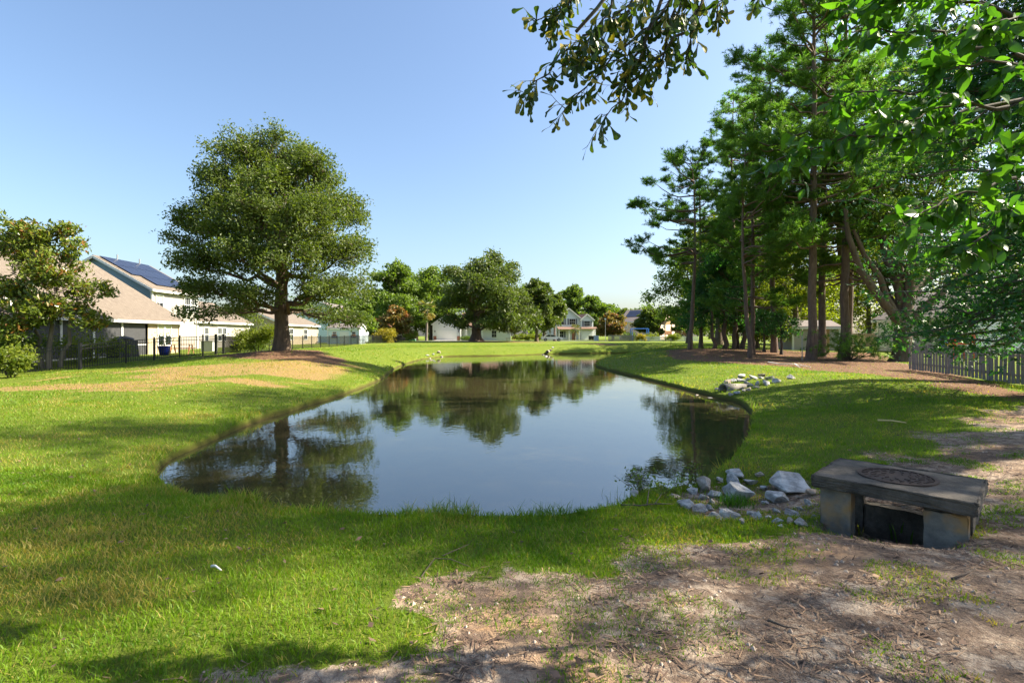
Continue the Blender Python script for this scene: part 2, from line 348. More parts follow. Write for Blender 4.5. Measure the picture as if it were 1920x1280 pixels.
def scatter(x0, x1, y0, y1, n, dens):
    X = RNG.uniform(x0, x1, n); Y = RNG.uniform(y0, y1, n)
    vis = (np.abs(X) < Y * 1.06 + .6); X, Y = X[vis], Y[vis]
    d = shore(X, Y); dirt, straw, dry = masks(X, Y)
    p = dens(X, Y, dirt, straw, dry) * (d > .03); k = RNG.random(len(X)) < p
    return X[k], Y[k], d[k], dry[k], dirt[k]
GVs, GQ, GT, GA, gn = [], [], [], [], 0
tuft = lambda X, Y: sstep(.47, .63, fbm(X + 40, Y, .42))
dn = lambda X, Y, dirt, straw, dry: np.clip((1 - dirt) * (.45 + .75 * fbm(X + 5, Y, .6)) + dirt * tuft(X, Y) * .9, 0, 1) * (1 - straw * .93) * (1 - .5 * dry)
for (x0, x1, y0, y1, n, h, w, s2) in ((-4.2, 4.2, 1.6, 4.2, 70000, .052, .0065, True), (-7, 7.5, 4.2, 7.2, 120000, .052, .0085, True), (-12.5, 13, 6.0, 13, 150000, .055, .012, False), (-24, 22, 12, 28, 125000, .06, .024, False), (-22, 24, 28, 70, 65000, .07, .045, False)):
    X, Y, d, dry, dirt = scatter(x0, x1, y0, y1, n, dn); Z = terrain(X, Y); m = len(X)
    edge_ = np.exp(-np.maximum(d, 0) / .25); hh = h * RNG.uniform(.5, 1.25, m) * (.7 + .6 * fbm(X, Y, .9)) * (1 + edge_ * (.5 + 2.2 * (fbm(X + 11, Y, .35) > .58))) * (1 - .35 * dirt)
    V, Q, T3, tint = blades(np.stack([X, Y, Z - .006], 1), hh, w * RNG.uniform(.7, 1.3, m), RNG.uniform(.25, 1.0, m), np.clip(.50 * RNG.random(m) + 1.1 * (fbm(X + 70, Y, 1.1) - .5) + .5 * (fbm(X + 20, Y, 4.0) - .5) + .27 + .35 * dry + (RNG.random(m) < .06) * .5, 0, 1), s2)
    GVs.append(V); GQ.append(Q + gn); GT.append(T3 + gn); GA.append((len(Q), tint)); gn += len(V)
attr = np.concatenate([a for q, a in GA if q] + [a for q, a in GA])
tag(link('grass', mesh('grass', np.vstack(GVs), [np.vstack([q for q in GQ if len(q)]), np.vstack(GT)], M['grass_blade'], attr=attr)), 'short green lawn grass growing around the pond', 'grass', kind='stuff')
# dead leaves, needles and twigs on the bare sand and under the pines
leafmat('litter', (.045, .028, .020), (.20, .125, .085), .1, (1, 1, 1), .8, (.34, .22, .13))
X = np.concatenate([RNG.uniform(-2.5, 8, 62000), RNG.uniform(8, 26, 26000), RNG.uniform(-20, -8, 9000)]); Y = np.concatenate([RNG.uniform(1.4, 9.5, 62000), RNG.uniform(16, 46, 26000), RNG.uniform(25, 34, 9000)])
dirt, straw, dry = masks(X, Y); k = (RNG.random(len(X)) < np.maximum(dirt * (.15 + .85 * sstep(.44, .6, fbm(X, Y, .35))), straw)) & (shore(X, Y) > .05) & (np.abs(X) < Y * 1.05 + .5); X, Y = X[k], Y[k]
n = len(X); L = np.where(Y < 10, RNG.uniform(.03, .11, n), RNG.uniform(.15, .35, n)); W = np.where(Y < 10, .005 + .008 * RNG.random(n), .02); th = RNG.uniform(0, 6.28, n)
P = np.stack([X, Y, terrain(X, Y) + .006 + .008 * RNG.random(n)], 1); D = np.stack([np.cos(th), np.sin(th), RNG.normal(0, .12, n)], 1) * L[:, None] / 2; S = np.stack([-np.sin(th), np.cos(th), np.zeros(n)], 1) * W[:, None] / 2
V = np.stack([P - D - S, P - D + S, P + D + S * .3, P + D - S * .3], 1).reshape(-1, 3)
# sand clods and grit
X = RNG.uniform(-2.4, 8, 9000); Y = RNG.uniform(1.5, 9, 9000); k = (masks(X, Y)[0] > .45) & (np.abs(X) < Y * 1.05 + .4) & (fbm(X, Y, .3) > .46); X, Y = X[k], Y[k]; nc = len(X); Pc = np.stack([X, Y, terrain(X, Y) + .002], 1); sc3 = (.006 + .016 * RNG.random(nc) ** 3)[:, None, None]
oc = np.array([(1, 0, 0), (0, 1, 0), (-1, 0, 0), (0, -1, 0), (0, 0, .8), (0, 0, -.6)]); Vc = Pc[:, None] + oc[None] * sc3 * RNG.uniform(.6, 1.3, (nc, 6, 1)); fc = np.array([(0, 1, 4), (1, 2, 4), (2, 3, 4), (3, 0, 4), (1, 0, 5), (2, 1, 5), (3, 2, 5), (0, 3, 5)])
plain('sand_clod', (.42, .33, .25), .95, .35, 9); tag(link('sand_clods', mesh('sand_clods', Vc.reshape(-1, 3), [(np.arange(nc)[:, None, None] * 6 + fc[None]).reshape(-1, 3)], M['sand_clod'])), 'pale sandy clods and grit scattered on the bare soil', 'grit', kind='stuff')
# broad dead leaves dropped on the near lawn and soil
X = RNG.uniform(-9, 8, 1500); Y = RNG.uniform(1.6, 10.5, 1500); k = (shore(X, Y) > .1) & (np.abs(X) < Y * 1.05 + .4) & (RNG.random(1500) < .45 + .5 * (fbm(X, Y, 1.2) > .52)); X, Y = X[k], Y[k]; n2_ = len(X)
P = np.stack([X, Y, terrain(X, Y) + RNG.uniform(.012, .04, n2_)], 1); th = RNG.uniform(0, 6.28, n2_); L = RNG.uniform(.03, .075, n2_)[:, None]; D = np.stack([np.cos(th), np.sin(th), RNG.normal(0, .25, n2_)], 1) * L / 2; S = np.stack([-np.sin(th), np.cos(th), RNG.normal(0, .35, n2_)], 1) * L * .24
V = np.vstack([V, np.stack([P - D, P + S, P + D, P - S], 1).reshape(-1, 3)]); n = n + n2_
tag(link('leaf_litter', mesh('leaf_litter', V, [np.arange(n * 4).reshape(-1, 4)], M['litter'], attr=np.clip(RNG.random(n) * np.r_[np.ones(n - n2_), np.full(n2_, .85)], 0, 1))), 'brown needles and dead leaf litter lying on bare soil', 'leaf litter', kind='stuff')
# ------------------------------------------------------------------ vegetation builders
barkmat('bark_oak', (.045, .030, .020), (.15, .105, .072)); barkmat('bark_pine', (.05, .032, .024), (.19, .125, .09), 9, .04); barkmat('bark_grey', (.07, .058, .046), (.21, .175, .14))
barkmat('bark_twig', (.035, .026, .018), (.09, .07, .05), 12, .005)
leafmat('leaf_oak', (.045, .082, .014), (.118, .155, .028), .42, (1.5, 1.55, .5))
leafmat('leaf_live_oak', (.042, .074, .016), (.115, .150, .030), .38, (1.4, 1.5, .5))
leafmat('leaf_wood', (.052, .100, .018), (.140, .200, .032), .45, (1.5, 1.6, .5))
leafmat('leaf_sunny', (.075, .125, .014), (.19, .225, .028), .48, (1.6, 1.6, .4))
leafmat('leaf_yellow', (.17, .17, .02), (.34, .29, .03), .4, (1.4, 1.3, .4))
leafmat('leaf_rust', (.10, .12, .03), (.22, .17, .05), .35, (1.4, 1.2, .5), .5, (.34, .13, .05))
leafmat('leaf_magnolia', (.050, .095, .014), (.150, .185, .022), .25, (1.4, 1.4, .4), .28, (.22, .10, .025))
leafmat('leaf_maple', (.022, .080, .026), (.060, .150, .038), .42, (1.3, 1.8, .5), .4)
leafmat('leaf_near', (.036, .100, .014), (.085, .185, .020), .48, (1.5, 1.8, .5), .4)
leafmat('leaf_water_oak', (.030, .060, .012), (.065, .105, .016), .34, (1.4, 1.6, .5), .4, (.30, .24, .05))
leafmat('needle', (.055, .132, .030), (.140, .230, .040), .52, (1.3, 1.6, .5), .45)
leafmat('moss', (.14, .145, .11), (.26, .25, .19), .3, (1, 1, .9), .9)
leafmat('palm_leaf', (.05, .085, .02), (.13, .155, .04), .3, (1.4, 1.5, .5), .45, (.36, .27, .07))
def unit(A): return A / (np.linalg.norm(A, axis=-1, keepdims=True) + 1e-9)
def quads(C, s, A, wid=.5, r=RNG, fold=.12):
    """leaf blades: centres C, lengths s, axis directions A"""
    n = len(C); A = unit(A); B = unit(np.cross(A, r.normal(size=(n, 3)))); N = np.cross(A, B); s = s[:, None]
    V = np.stack([C - A * s * .5, C + B * s * wid * .5 + N * s * fold + A * s * .08, C + A * s * .5, C - B * s * wid * .5 + N * s * fold + A * s * .08], 1)
    return V.reshape(-1, 3), np.arange(n * 4).reshape(-1, 4)
def curve(a, b, n=6, sag=.0, jit=.0, r=RNG, rise=0.0):
    t = np.linspace(0, 1, n)[:, None]; a = np.asarray(a, float); b = np.asarray(b, float); P = a + (b - a) * t
    L = np.linalg.norm(b - a); P[:, 2] += (np.sin(np.pi * t[:, 0]) * (rise - sag)) * L
    if jit: P[1:-1] += r.normal(0, jit * L, (n - 2, 3))
    return P
def broadleaf(name, label, cat, base, lobes, leaf, bark, trunk_r, trunk_top, tips=500, per=40, size=.17, spread=.5, flat=.5, wid=.55, seed=1, group=None, limbs=True, sub=9,
              droop=.15, moss=0, lean=(0, 0), twig_r=.014, shell=.45, trunks=None, flare=1.7, heavy=()):
    """tree as a thing: trunk (with limbs), crown; lobes = (x,y,z,rx,ry,rz) relative to base"""
    r = np.random.default_rng(seed); root = thing(name, label, cat, base, group=group); Lb = np.asarray(lobes, float)
    top = np.array([lean[0], lean[1], trunk_top]); paths = []
    t = np.linspace(0, 1, 10); trunkP = np.stack([lean[0] * t ** 1.3, lean[1] * t ** 1.3, trunk_top * t - .15 * (t == 0)], 1); trunkP[1:-1, :2] += r.normal(0, .05 * trunk_r + .01, (8, 2))
    rr = trunk_r * (1 - .42 * t); rr[0] *= flare; rr[1] *= 1 + (flare - 1) * .28
    if trunks is None: paths.append((trunkP, rr, 12))
    else:
        for (dx, dy, q, hx, hy, hz) in trunks:
            P = curve((dx, dy, -.1), (hx, hy, hz), 8, 0, .02, r); paths.append((P, q * np.linspace(1.25, .5, 8), 8))
    for (hp, hr) in heavy: paths.append((np.array(hp, float), np.linspace(hr, hr * .35, len(hp)), 9))
    W = (Lb[:, 3] * Lb[:, 4] * Lb[:, 5]) ** .75; W /= W.sum(); C = []; A = []
    for i, lb in enumerate(Lb):
        c, R = lb[:3], lb[3:]; q = np.clip((c[2] - R[2] * .5) / max(trunk_top, .1) * .85, .38, 1.0) * (1 if trunks is None else 1)
        k = trunk_top * q; st = np.array([np.interp(k, trunkP[:, 2], trunkP[:, j]) for j in range(3)]) if trunks is None else np.array(trunks[i % len(trunks)][3:6])
        r0 = trunk_r * (.30 if k < trunk_top * .9 else .42) * np.clip((R.mean() / Lb[:, 3:].mean()), .5, 1.2)
        if limbs:
            lp = curve(st, c + np.array([0, 0, -.15 * R[2]]), 8, .04, .035, r, .06); paths.append((lp, np.linspace(r0, r0 * .25, 8), 7))
        else: lp = np.array([st, c])
        m = max(4, int(round(sub * (W[i] * len(Lb)) ** .5))); dirs = unit(r.normal(size=(m, 3)) * np.array([1, 1, .85])); dirs[:, 2] = np.where(dirs[:, 2] < -.55, -dirs[:, 2] * .4, dirs[:, 2])
        sc_c = c + dirs * R * r.uniform(.35, .92, (m, 1)); nt = max(3, int(tips * W[i] / m))
        for s_ in sc_c:
            if limbs:
                a0 = lp[r.integers(3, len(lp))]; bp = curve(a0, s_, 5, 0, .05, r, .05); paths.append((bp, np.linspace(max(r0 * .22, twig_r * 1.6), twig_r, 5), 4))
            rad_ = R * r.uniform(.30, .54) * np.array([1, 1, .75]); d2 = unit(r.normal(size=(nt, 3))); tp = s_ + d2 * rad_ * (r.random((nt, 1)) ** shell) * np.where(r.random((nt, 1)) < .14, 1.7, 1.0)
            if limbs:
                for q_ in tp[:: max(1, nt // 5)]: paths.append((np.array([s_, (s_ + q_) / 2 + r.normal(0, .04, 3), q_]), np.array([twig_r, twig_r * .7, twig_r * .4]), 3))
            C.append(tp); A.append(np.repeat((tp - c)[:, :], 1, 0))
    C = np.vstack(C); A = np.vstack(A); n = len(C) * per; Cc = np.repeat(C, per, 0); Aa = unit(np.repeat(A, per, 0))
    off = np.clip(r.normal(size=(n, 3)), -1.7, 1.7) * np.array([1, 1, flat]) * spread * .55; P = Cc + off + Aa * np.minimum(np.abs(r.normal(0, .25 * spread, (n, 1))), .4 * spread)
    dirn = Aa * .6 + r.normal(size=(n, 3)) * .8 + np.array([0, 0, -droop]); s = size * r.uniform(.45, 1.5, n)
    V, Fq = quads(P, s, dirn, wid, r); tint = np.clip(.62 * r.random(n) + .38 * np.repeat(r.random(len(C)), per), 0, 1)
    TV, TF = tubes(paths); link('trunk', mesh('trunk', TV, [TF], M[bark], True), root)
    cr = link('crown', mesh('crown', V, [Fq], M[leaf], attr=tint), root)
    if moss:                             # hanging grey beards
        Q = C[r.integers(0, len(C), moss)]; mm = 10; Lm = r.uniform(.5, 1.9, moss); pts = np.repeat(Q, mm, 0) + r.normal(0, .16, (moss * mm, 3)); ln = np.repeat(Lm, mm) * r.uniform(.5, 1, moss * mm)
        pts[:, 2] -= ln * .5; V2, F2 = quads(pts, ln, np.tile([0, 0, -1.], (len(pts), 1)) + r.normal(0, .08, (len(pts), 3)), .10, r, .02)
        link('hanging_moss', mesh('hanging_moss', V2, [F2], M['moss'], attr=r.random(len(F2))), root)['kind'] = 'stuff'
    return root
def needles(T, D, L, per, w, r):
    """bottle-brush tufts: per thin needles round each tip T with axis D"""
    n = len(T) * per; Tt = np.repeat(T, per, 0); Dd = unit(np.repeat(D, per, 0)); a = unit(Dd * r.uniform(.1, 1.1, (n, 1)) + r.normal(size=(n, 3)) * .62)
    o = Tt - Dd * (r.random((n, 1)) * .22); l = (L * r.uniform(.7, 1.15, n))[:, None]; b = unit(np.cross(a, r.normal(size=(n, 3)))) * w / 2
    V = np.stack([o - b, o + b, o + a * l], 1).reshape(-1, 3); return V, np.arange(n * 3).reshape(-1, 3)
def pine_mesh(H, h0, R, seed, bend=.0, whorl=.46, per=15, side=None, tuftn=21, nl=.25, nw=.036):
    r = np.random.default_rng(seed); n = 14; t = np.linspace(0, 1, n); r0 = .0078 * H + .05
    P = np.stack([bend * np.sin(t * 2.4) + r.normal(0, .03, n), .5 * bend * t + r.normal(0, .03, n), H * t], 1); P[0] = (0, 0, -.2)
    rr = r0 * (1 - .86 * t ** 1.2); rr[0] *= 1.45; paths = [(P, rr, 10)]; T, D = [], []
    z = h0
    while z < H - .3:
        u = (z - h0) / (H - h0); Lw = R * max(.22, math.sin(math.pi * min(1, u * .62 + .30))) ** .7 * (1 - .35 * u ** 4)
        for k in range(r.integers(1, 5)):
            az = r.uniform(0, 2 * np.pi) if side is None or r.random() < .45 else side + r.normal(0, .6); L = Lw * r.uniform(.55, 1.15) * (1.15 if side is not None and abs((az - side + np.pi) % (2 * np.pi) - np.pi) < 1 else 1)
            s0 = np.array([np.interp(z, P[:, 2], P[:, j]) for j in range(3)]); el = r.uniform(-.12, .22) + .5 * u
            e = s0 + L * np.array([math.cos(az) * math.cos(el), math.sin(az) * math.cos(el), math.sin(el)]); bp = curve(s0, e, 7, .07, .02, r); bp[-2:, 2] += .05 * L
            paths.append((bp, np.linspace(.028 + .012 * L, .012, 7), 5)); m = int(2 + .9 * L)
            for q in range(m):
                f = 1 - .62 * r.random() ** 1.3 if q else 1.0; b0 = np.array([np.interp(f, np.linspace(0, 1, 7), bp[:, j]) for j in range(3)])
                dv = np.array([math.cos(az), math.sin(az), .15]) + r.normal(0, .75, 3) * np.array([1, 1, .5]); dv /= np.linalg.norm(dv); ln = r.uniform(.25, .75) * (1.15 - .5 * f)
                tip = b0 + dv * ln; tip[2] += .10; paths.append((np.array([b0, tip]), np.array([.011, .007]), 3))
                cr_ = r.uniform(.28, .5)
                for g in range(tuftn): o_ = r.normal(0, 1, 3) * np.array([1, 1, .5]) * cr_ * .62; T.append(tip + o_); D.append(o_ / cr_ + dv * .35 + np.array([0, 0, .55]))
        z += whorl * r.uniform(.5, 2.0)
    for g in range(6): T.append(P[-1] + r.normal(0, .12, 3)); D.append(np.array([0, 0, 1.]))
    T, D = np.array(T), np.array(D); V, Fn = needles(T, D, nl, per, nw, r); TV, TF = tubes(paths)
    return mesh('pine_trunk', TV, [TF], M['bark_pine'], True), mesh('pine_crown', V, [Fn], M['needle'], attr=np.clip(.6 * r.random(len(Fn)) + .4 * np.repeat(r.random(len(T)), per), 0, 1))
def pine(meshes, label, x, y, rz=0, s=1.0, group='pine trees of the grove', tilt=0.0):
    o = thing('pine_tree', label, 'pine tree', (x, y, tz(x, y) - .05), rz, group); o.scale = (s, s, s); o.rotation_euler = (0, tilt, rz)
    link('trunk', meshes[0], o); link('crown', meshes[1], o); return o
# ---- the big oak on the mound (trunk base at pixel 527,655)
OX, OY = -14.4, 32.0
def L_(x, y, rx, ry=None, rz=None, dy=0.0, D=OY, bx=OX, bz=None):     # a crown lobe from its place in the photograph, at distance D+dy
    p = at(x, y, D + dy); k = (D + dy) / F; rx = rx * k; rz = (rz * k if rz else rx * .95)
    return (p[0] - bx, dy, p[2] - (bz if bz is not None else 0), rx, (ry * k if ry else rx), rz)
oz = tz(OX, OY)
lo = lambda *a, **k: L_(*a, bz=oz, **k)
broadleaf('oak_tree', 'big spreading oak with a thick trunk on the orange mound beside the black fence', 'tree', (OX, OY, oz),
    [lo(470, 300, 62, dy=.5), lo(595, 325, 58, dy=-.5), lo(530, 330, 60, dy=2.5), lo(410, 380, 55, dy=1), lo(358, 428, 48, dy=0), lo(470, 400, 60, dy=-3), lo(560, 410, 62, dy=-3.2), lo(640, 400, 48, dy=.8),
     lo(370, 490, 55, dy=-1.2), lo(455, 480, 58, dy=-3.6), lo(545, 490, 60, dy=-4), lo(630, 480, 56, dy=-1.5), lo(400, 545, 52, 60, 34, dy=-2), lo(365, 590, 30, 40, 17, dy=-3.5), lo(475, 560, 55, 60, 30, dy=-3.2), lo(590, 548, 58, 60, 38, dy=-2.5),
     lo(660, 545, 46, 50, 34, dy=0), lo(650, 600, 40, 50, 20, dy=-1.5), lo(450, 585, 40, 45, 18, dy=2.5), lo(520, 430, 80, dy=2.8), lo(600, 590, 34, 45, 17, dy=2.5), lo(338, 452, 28, dy=.5), lo(560, 290, 34, dy=1), lo(435, 345, 46, dy=-.5), lo(505, 355, 56, dy=-2.2), lo(415, 440, 52, dy=-2.6), lo(610, 385, 46, dy=-1.5), lo(510, 270, 34, dy=.5), lo(665, 460, 34, dy=.2), lo(395, 330, 22, dy=.3)],
    'leaf_oak', 'bark_oak', .46, 6.4, tips=3300, per=37, size=.17, spread=.50, flat=.75, seed=3, sub=16, droop=.3, wid=.48, flare=1.32)
# ---- magnolia behind the fence, far left
mx, my = -24.4, 27.0; mz = tz(mx, my); lm = lambda *a, **k: L_(*a, D=my, bx=mx, bz=mz, **k)
broadleaf('magnolia_tree', 'glossy magnolia with bronze leaf undersides behind the black fence', 'tree', (mx, my, mz),
    [lm(60, 460, 55), lm(120, 440, 34), lm(25, 480, 50, dy=1), lm(100, 520, 56, dy=-.8), lm(20, 560, 55), lm(150, 545, 36, dy=.3), lm(90, 590, 55, dy=-1), lm(175, 600, 40, 40, 30, dy=.4), lm(30, 610, 45, dy=-.6), lm(150, 470, 26), lm(-40, 540, 60), lm(190, 540, 16)],
    'leaf_magnolia', 'bark_grey', .13, 4.6, tips=760, per=20, size=.24, spread=.36, flat=.8, seed=5, sub=8, wid=.42, droop=-.3, shell=.6, trunks=[(0, 0, .11, .3, .1, 4.4), (.4, .2, .09, 1.3, .2, 3.6), (-.3, 0, .09, -1.2, -.1, 3.8)])
# ---- shrubs and garden trees along the left side
def shrub(label, px, py, d, w, h, leaf, seed, group=None, tips=110, per=34, size=.12, name='shrub', cat='shrub'):
    x = (px - 960) / F * d; b = (x, d, tz(x, d)); k = d / F; w *= k; h *= k
    lob = [(0, 0, h * .55, w * .38, w * .38, h * .42), (-w * .25, -.1, h * .42, w * .26, w * .26, h * .36), (w * .25, .1, h * .45, w * .26, w * .28, h * .38), (0, -w * .15, h * .35, w * .34, w * .25, h * .32)]
    return broadleaf(name, label, cat, b, lob, leaf, 'bark_twig', .05, h * .35, tips=tips, per=per, size=size, spread=.11 * w + .06, flat=.8, seed=seed, sub=7, group=group, trunks=[(0, 0, .03, 0, 0, h * .4), (.1, 0, .025, w * .2, 0, h * .4), (-.1, 0, .025, -w * .2, .1, h * .4)])
shrub('leafy green shrub at the fence end below the magnolia', 20, 700, 22.6, 90, 66, 'leaf_sunny', 11, size=.13)
shrub('dense dark green shrub left of the magnolia trunk', 30, 690, 26.5, 150, 100, 'leaf_wood', 12, size=.14)
shrub('low green shrub in front of the screened porch', 170, 690, 29.5, 130, 48, 'leaf_sunny', 13)
shrub('round dense shrub behind the fence beside the oak trunk', 485, 662, 37.5, 84, 66, 'leaf_sunny', 14, tips=200, size=.12)
shrub('low shrubs under the round bush along the fence', 470, 662, 39, 60, 28, 'leaf_wood', 15)
shrub('yellow flowering shrub behind the far fence', 724, 643, 84, 46, 30, 'leaf_yellow', 16, size=.22)
shrub('clipped round green bush near the palm', 769, 641, 100, 30, 24, 'leaf_sunny', 17, size=.24)
shrub('clipped low hedge shrub in front of the white garage house', 876, 640, 117, 26, 8, 'leaf_wood', 18, size=.22)
for i, (px, w) in enumerate(((975, 24), (993, 24), (1008, 18))):
    shrub(('largest rounded hedge mound next to the picnic table', 'middle rounded hedge mound between two others', 'smallest rounded hedge mound touching the white car')[i], px, 641, 121, w, 13, 'leaf_sunny', 19 + i, 'hedge mounds by the street', size=.22, tips=70)
def tree(label, px, d, ptop, pw, leaf, seed, crown0=.25, tips=420, per=33, size=None, group=None, name='tree', lobes=9, moss=0, bark='bark_oak', shape=1.0, tr=None, base=None):
    """background tree from its pixel column, distance, top row and crown width"""
    x = (px - 960) / F * d; b = np.array([x, d, tz(x, d)]); k = d / F; h = CZ + (HY - ptop) * k - b[2]; w = pw * k * 1.18; r = np.random.default_rng(seed); z0 = h * crown0; lob = []
    for i in range(lobes):
        u = (i + .5) / lobes; zc = z0 + (h - z0) * (.16 + .68 * u); sp = math.sin(math.pi * min(1, .22 + u * .70)) ** shape; a = i * 2.4 + r.uniform(-.4, .4); q = w * .5 * sp * r.uniform(.35, .62); R = w * .5 * r.uniform(.40, .56) * (.75 + .3 * sp)
        lob.append((math.cos(a) * q, math.sin(a) * q, zc, R, R, min(R * .85, (h - z0) * .3)))
    lob.append((0, 0, h - .16 * (h - z0), w * .2, w * .2, .16 * (h - z0)))
    return broadleaf(name, label, 'tree', tuple(b), lob, leaf, bark, tr or .020 * h + .05, h * .55, tips=int(tips * 1.2), per=per, size=size or .0046 * d + .06, spread=.06 * w + .2, flat=.6, seed=seed, sub=8, group=group, moss=moss, twig_r=.02)
G = 'trees beyond the pond'
tree('dense green tree left of the tall wooded clump, behind the shed', 672, 82, 560, 62, 'leaf_wood', 31, .1, 260, group=G)
tree('rust tinged crape myrtle above the yellow shrub', 742, 92, 574, 58, 'leaf_rust', 32, .15, 240, group=G)
tree('tall broad tree rising behind the crape myrtle', 742, 112, 488, 98, 'leaf_wood', 33, .12, 520, group=G)
tree('tall tree between the palm and the spreading live oak', 808, 128, 500, 118, 'leaf_wood', 34, .1, 460, group=G)
tree('mid green tree filling the gap behind the palm', 780, 135, 512, 110, 'leaf_oak', 35, .05, 420, group=G)
tree('distant tree behind the big oak mound and the shed', 700, 140, 545, 90, 'leaf_wood', 36, .05, 320, group=G)
# spreading live oak with hanging moss
lx, ly = gp(893, 641, .68)[0] / gp(893, 641, .68)[1] * 95, 95.0; lz = tz(lx, ly); ll = lambda *a, **k: L_(*a, D=ly, bx=lx, bz=lz, **k)
broadleaf('live_oak', 'huge spreading live oak hung with grey moss beyond the pond', 'tree', (lx, ly, lz),
    [ll(925, 490, 20, dy=0), ll(960, 503, 14, dy=1), ll(900, 512, 30, dy=-2), ll(865, 520, 26, dy=1), ll(940, 530, 36, dy=-2), ll(880, 550, 40, dy=-5), ll(930, 560, 40, dy=-6), ll(850, 565, 26, dy=-1), ll(970, 560, 26, dy=0), ll(855, 605, 20, 30, 22, dy=-3), ll(900, 590, 34, 40, 20, dy=3),
     ll(950, 595, 28, 40, 20, dy=-4), ll(985, 590, 22, 30, 22, dy=2), ll(905, 540, 40, dy=5), ll(945, 612, 24, 30, 13, dy=-5), ll(975, 608, 24, 30, 17, dy=-3), ll(925, 606, 22, 30, 12, dy=-7)], 'leaf_live_oak', 'bark_oak', .95, 6.2, tips=1400, per=30, size=.45, spread=1.15, flat=.6, seed=41, sub=9, droop=.5, moss=160, twig_r=.05)
tree('moss hung oak between the live oak and the gabled house', 1006, 104, 522, 66, 'leaf_live_oak', 42, .12, 420, group=G, moss=110, shape=.7)
tree('leafy tree standing in front of the gabled house', 1040, 112, 548, 46, 'leaf_oak', 43, .25, 300, group=G, moss=40)
tree('tall dark tree rising behind the gabled house', 1070, 150, 532, 62, 'leaf_wood', 44, .1, 360, group=G)
tree('bright green tree to the right of the gabled house', 1112, 140, 553, 66, 'leaf_wood', 45, .0, 380, group=G)
tree('small pinkish crape myrtle beside the light pole', 1148, 116, 590, 54, 'leaf_rust', 46, .15, 260, group=G)
tree('low green tree behind the pinkish crape myrtle', 1168, 150, 580, 60, 'leaf_oak', 47, .05, 240, group=G)
tree('round tree in front of the house with solar roof', 1216, 112, 576, 46, 'leaf_oak', 48, .1, 300, group=G)
tree('small tree beside the wooden play forts', 1285, 112, 580, 46, 'leaf_oak', 49, .2, 240, group=G)
for i, (px, w, tp) in enumerate(((885, 150, 540), (965, 130, 545), (1020, 120, 550), (1205, 90, 578), (1150, 90, 577), (1260, 110, 575), (640, 150, 560), (560, 160, 565), (1330, 120, 560))):
    tree('distant woodland tree on the skyline behind the ' + ('live oak trunk', 'right side of the live oak', 'moss hung oak', 'swing frame', 'light pole', 'play forts', 'garden shed', 'cream house', 'lone leaning pine')[i], px, 185 + 7 * (i % 3), tp, w, 'leaf_wood', 60 + i, .0, 200, 24, size=1.0, group='skyline trees behind the houses')
tree('tree rising behind the tan house roof and the magnolia', 95, 62, 462, 190, 'leaf_wood', 72, .2, 360, group='trees behind the left houses')
# palms
def palm(label, px, d, ptop, n, L, seed, trunk_w=.17, skirt=0):
    r = np.random.default_rng(seed); x = (px - 960) / F * d; b = (x, d, tz(x, d)); h = CZ + (HY - ptop) * d / F - b[2] - L * .55; root = thing('palm_tree', label, 'palm', b)
    P = curve((0, 0, -.1), (.15, 0, h), 8, 0, .006, r); V, Fc = tubes([(P, np.linspace(trunk_w * 1.15, trunk_w, 8), 9)]); link('trunk', mesh('trunk', V, [Fc], M['bark_grey'], True), root)
    C, A, S, tn = [], [], [], []
    for i in range(n):
        az = i * 2.399; el = r.uniform(-.9, 1.25) if i > skirt else r.uniform(-1.4, -.8); d0 = np.array([math.cos(az) * math.cos(el), math.sin(az) * math.cos(el), math.sin(el)]); mid = P[-1] + d0 * L * .5
        up = np.cross(d0, [-math.sin(az), math.cos(az), 0]); sd_ = np.array([-math.sin(az), math.cos(az), 0])
        for a in np.linspace(-1.25, 1.25, 15):
            dv = d0 * math.cos(a) + sd_ * math.sin(a) - np.array([0, 0, .18]); C.append(mid + dv * L * .28); A.append(dv); S.append(L * .56); tn.append(1.0 if i <= skirt or r.random() < .15 else r.random() * .7)
        C.append(P[-1] + d0 * L * .25); A.append(d0); S.append(L * .5); tn.append(.3)
    V, Fq = quads(np.array(C), np.array(S), np.array(A), .11, r, .02); link('crown', mesh('crown', V, [Fq], M['palm_leaf'], attr=np.array(tn)), root)
palm('slender palm with yellowing fronds beside the white garage house', 799, 112, 566, 34, 2.6, 81, .26, 12)
palm('short palm growing in front of the gabled house garage', 1078, 123, 610, 22, 1.5, 82, .16)
# ---- pine grove on the right
PM = [pine_mesh(16, 7.2, 4.4, 101, .5, side=math.pi, tuftn=21, whorl=.62), pine_mesh(25, 8.5, 4.9, 102, .4, tuftn=21), pine_mesh(26, 7.0, 5.2, 103, -.3, tuftn=21), pine_mesh(22, 4.0, 4.6, 104, .3, tuftn=21)]
pine(PM[0], 'lone leaning pine at the left edge of the grove with bare lower trunk', 14.6, 42.0, .15)
pine(PM[3], 'slim pine just behind the lone leaning pine', 17.7, 48, 1.1, .78)
pine(PM[1], 'pine behind the dense understory tree with multiple stems', 20.2, 46, 2.0, .92)
pine(PM[2], 'pine at the back of the grove above the understory', 23.5, 50, .6, .95)
pine(PM[2], 'straight grey pine beside the thin metal fence post', 18.1, 31.0, 3.4)
pine(PM[1], 'pine second in the row, right of the metal post', 21.0, 34.8, 4.4, .98)
pine(PM[3], 'thick pine with a green bush round its foot', 20.5, 31.6, .3, 1.16)
pine(PM[1], 'thin leaning pine to the right of the thick pine', 25.0, 38.0, 1.9, .86, tilt=.05)
pine(PM[2], 'tall pine behind the row at the grove centre', 20.5, 40.0, 5.2, .9)
pine(PM[1], 'tall pine behind the forked oak', 27.5, 36.0, 2.9, .95)
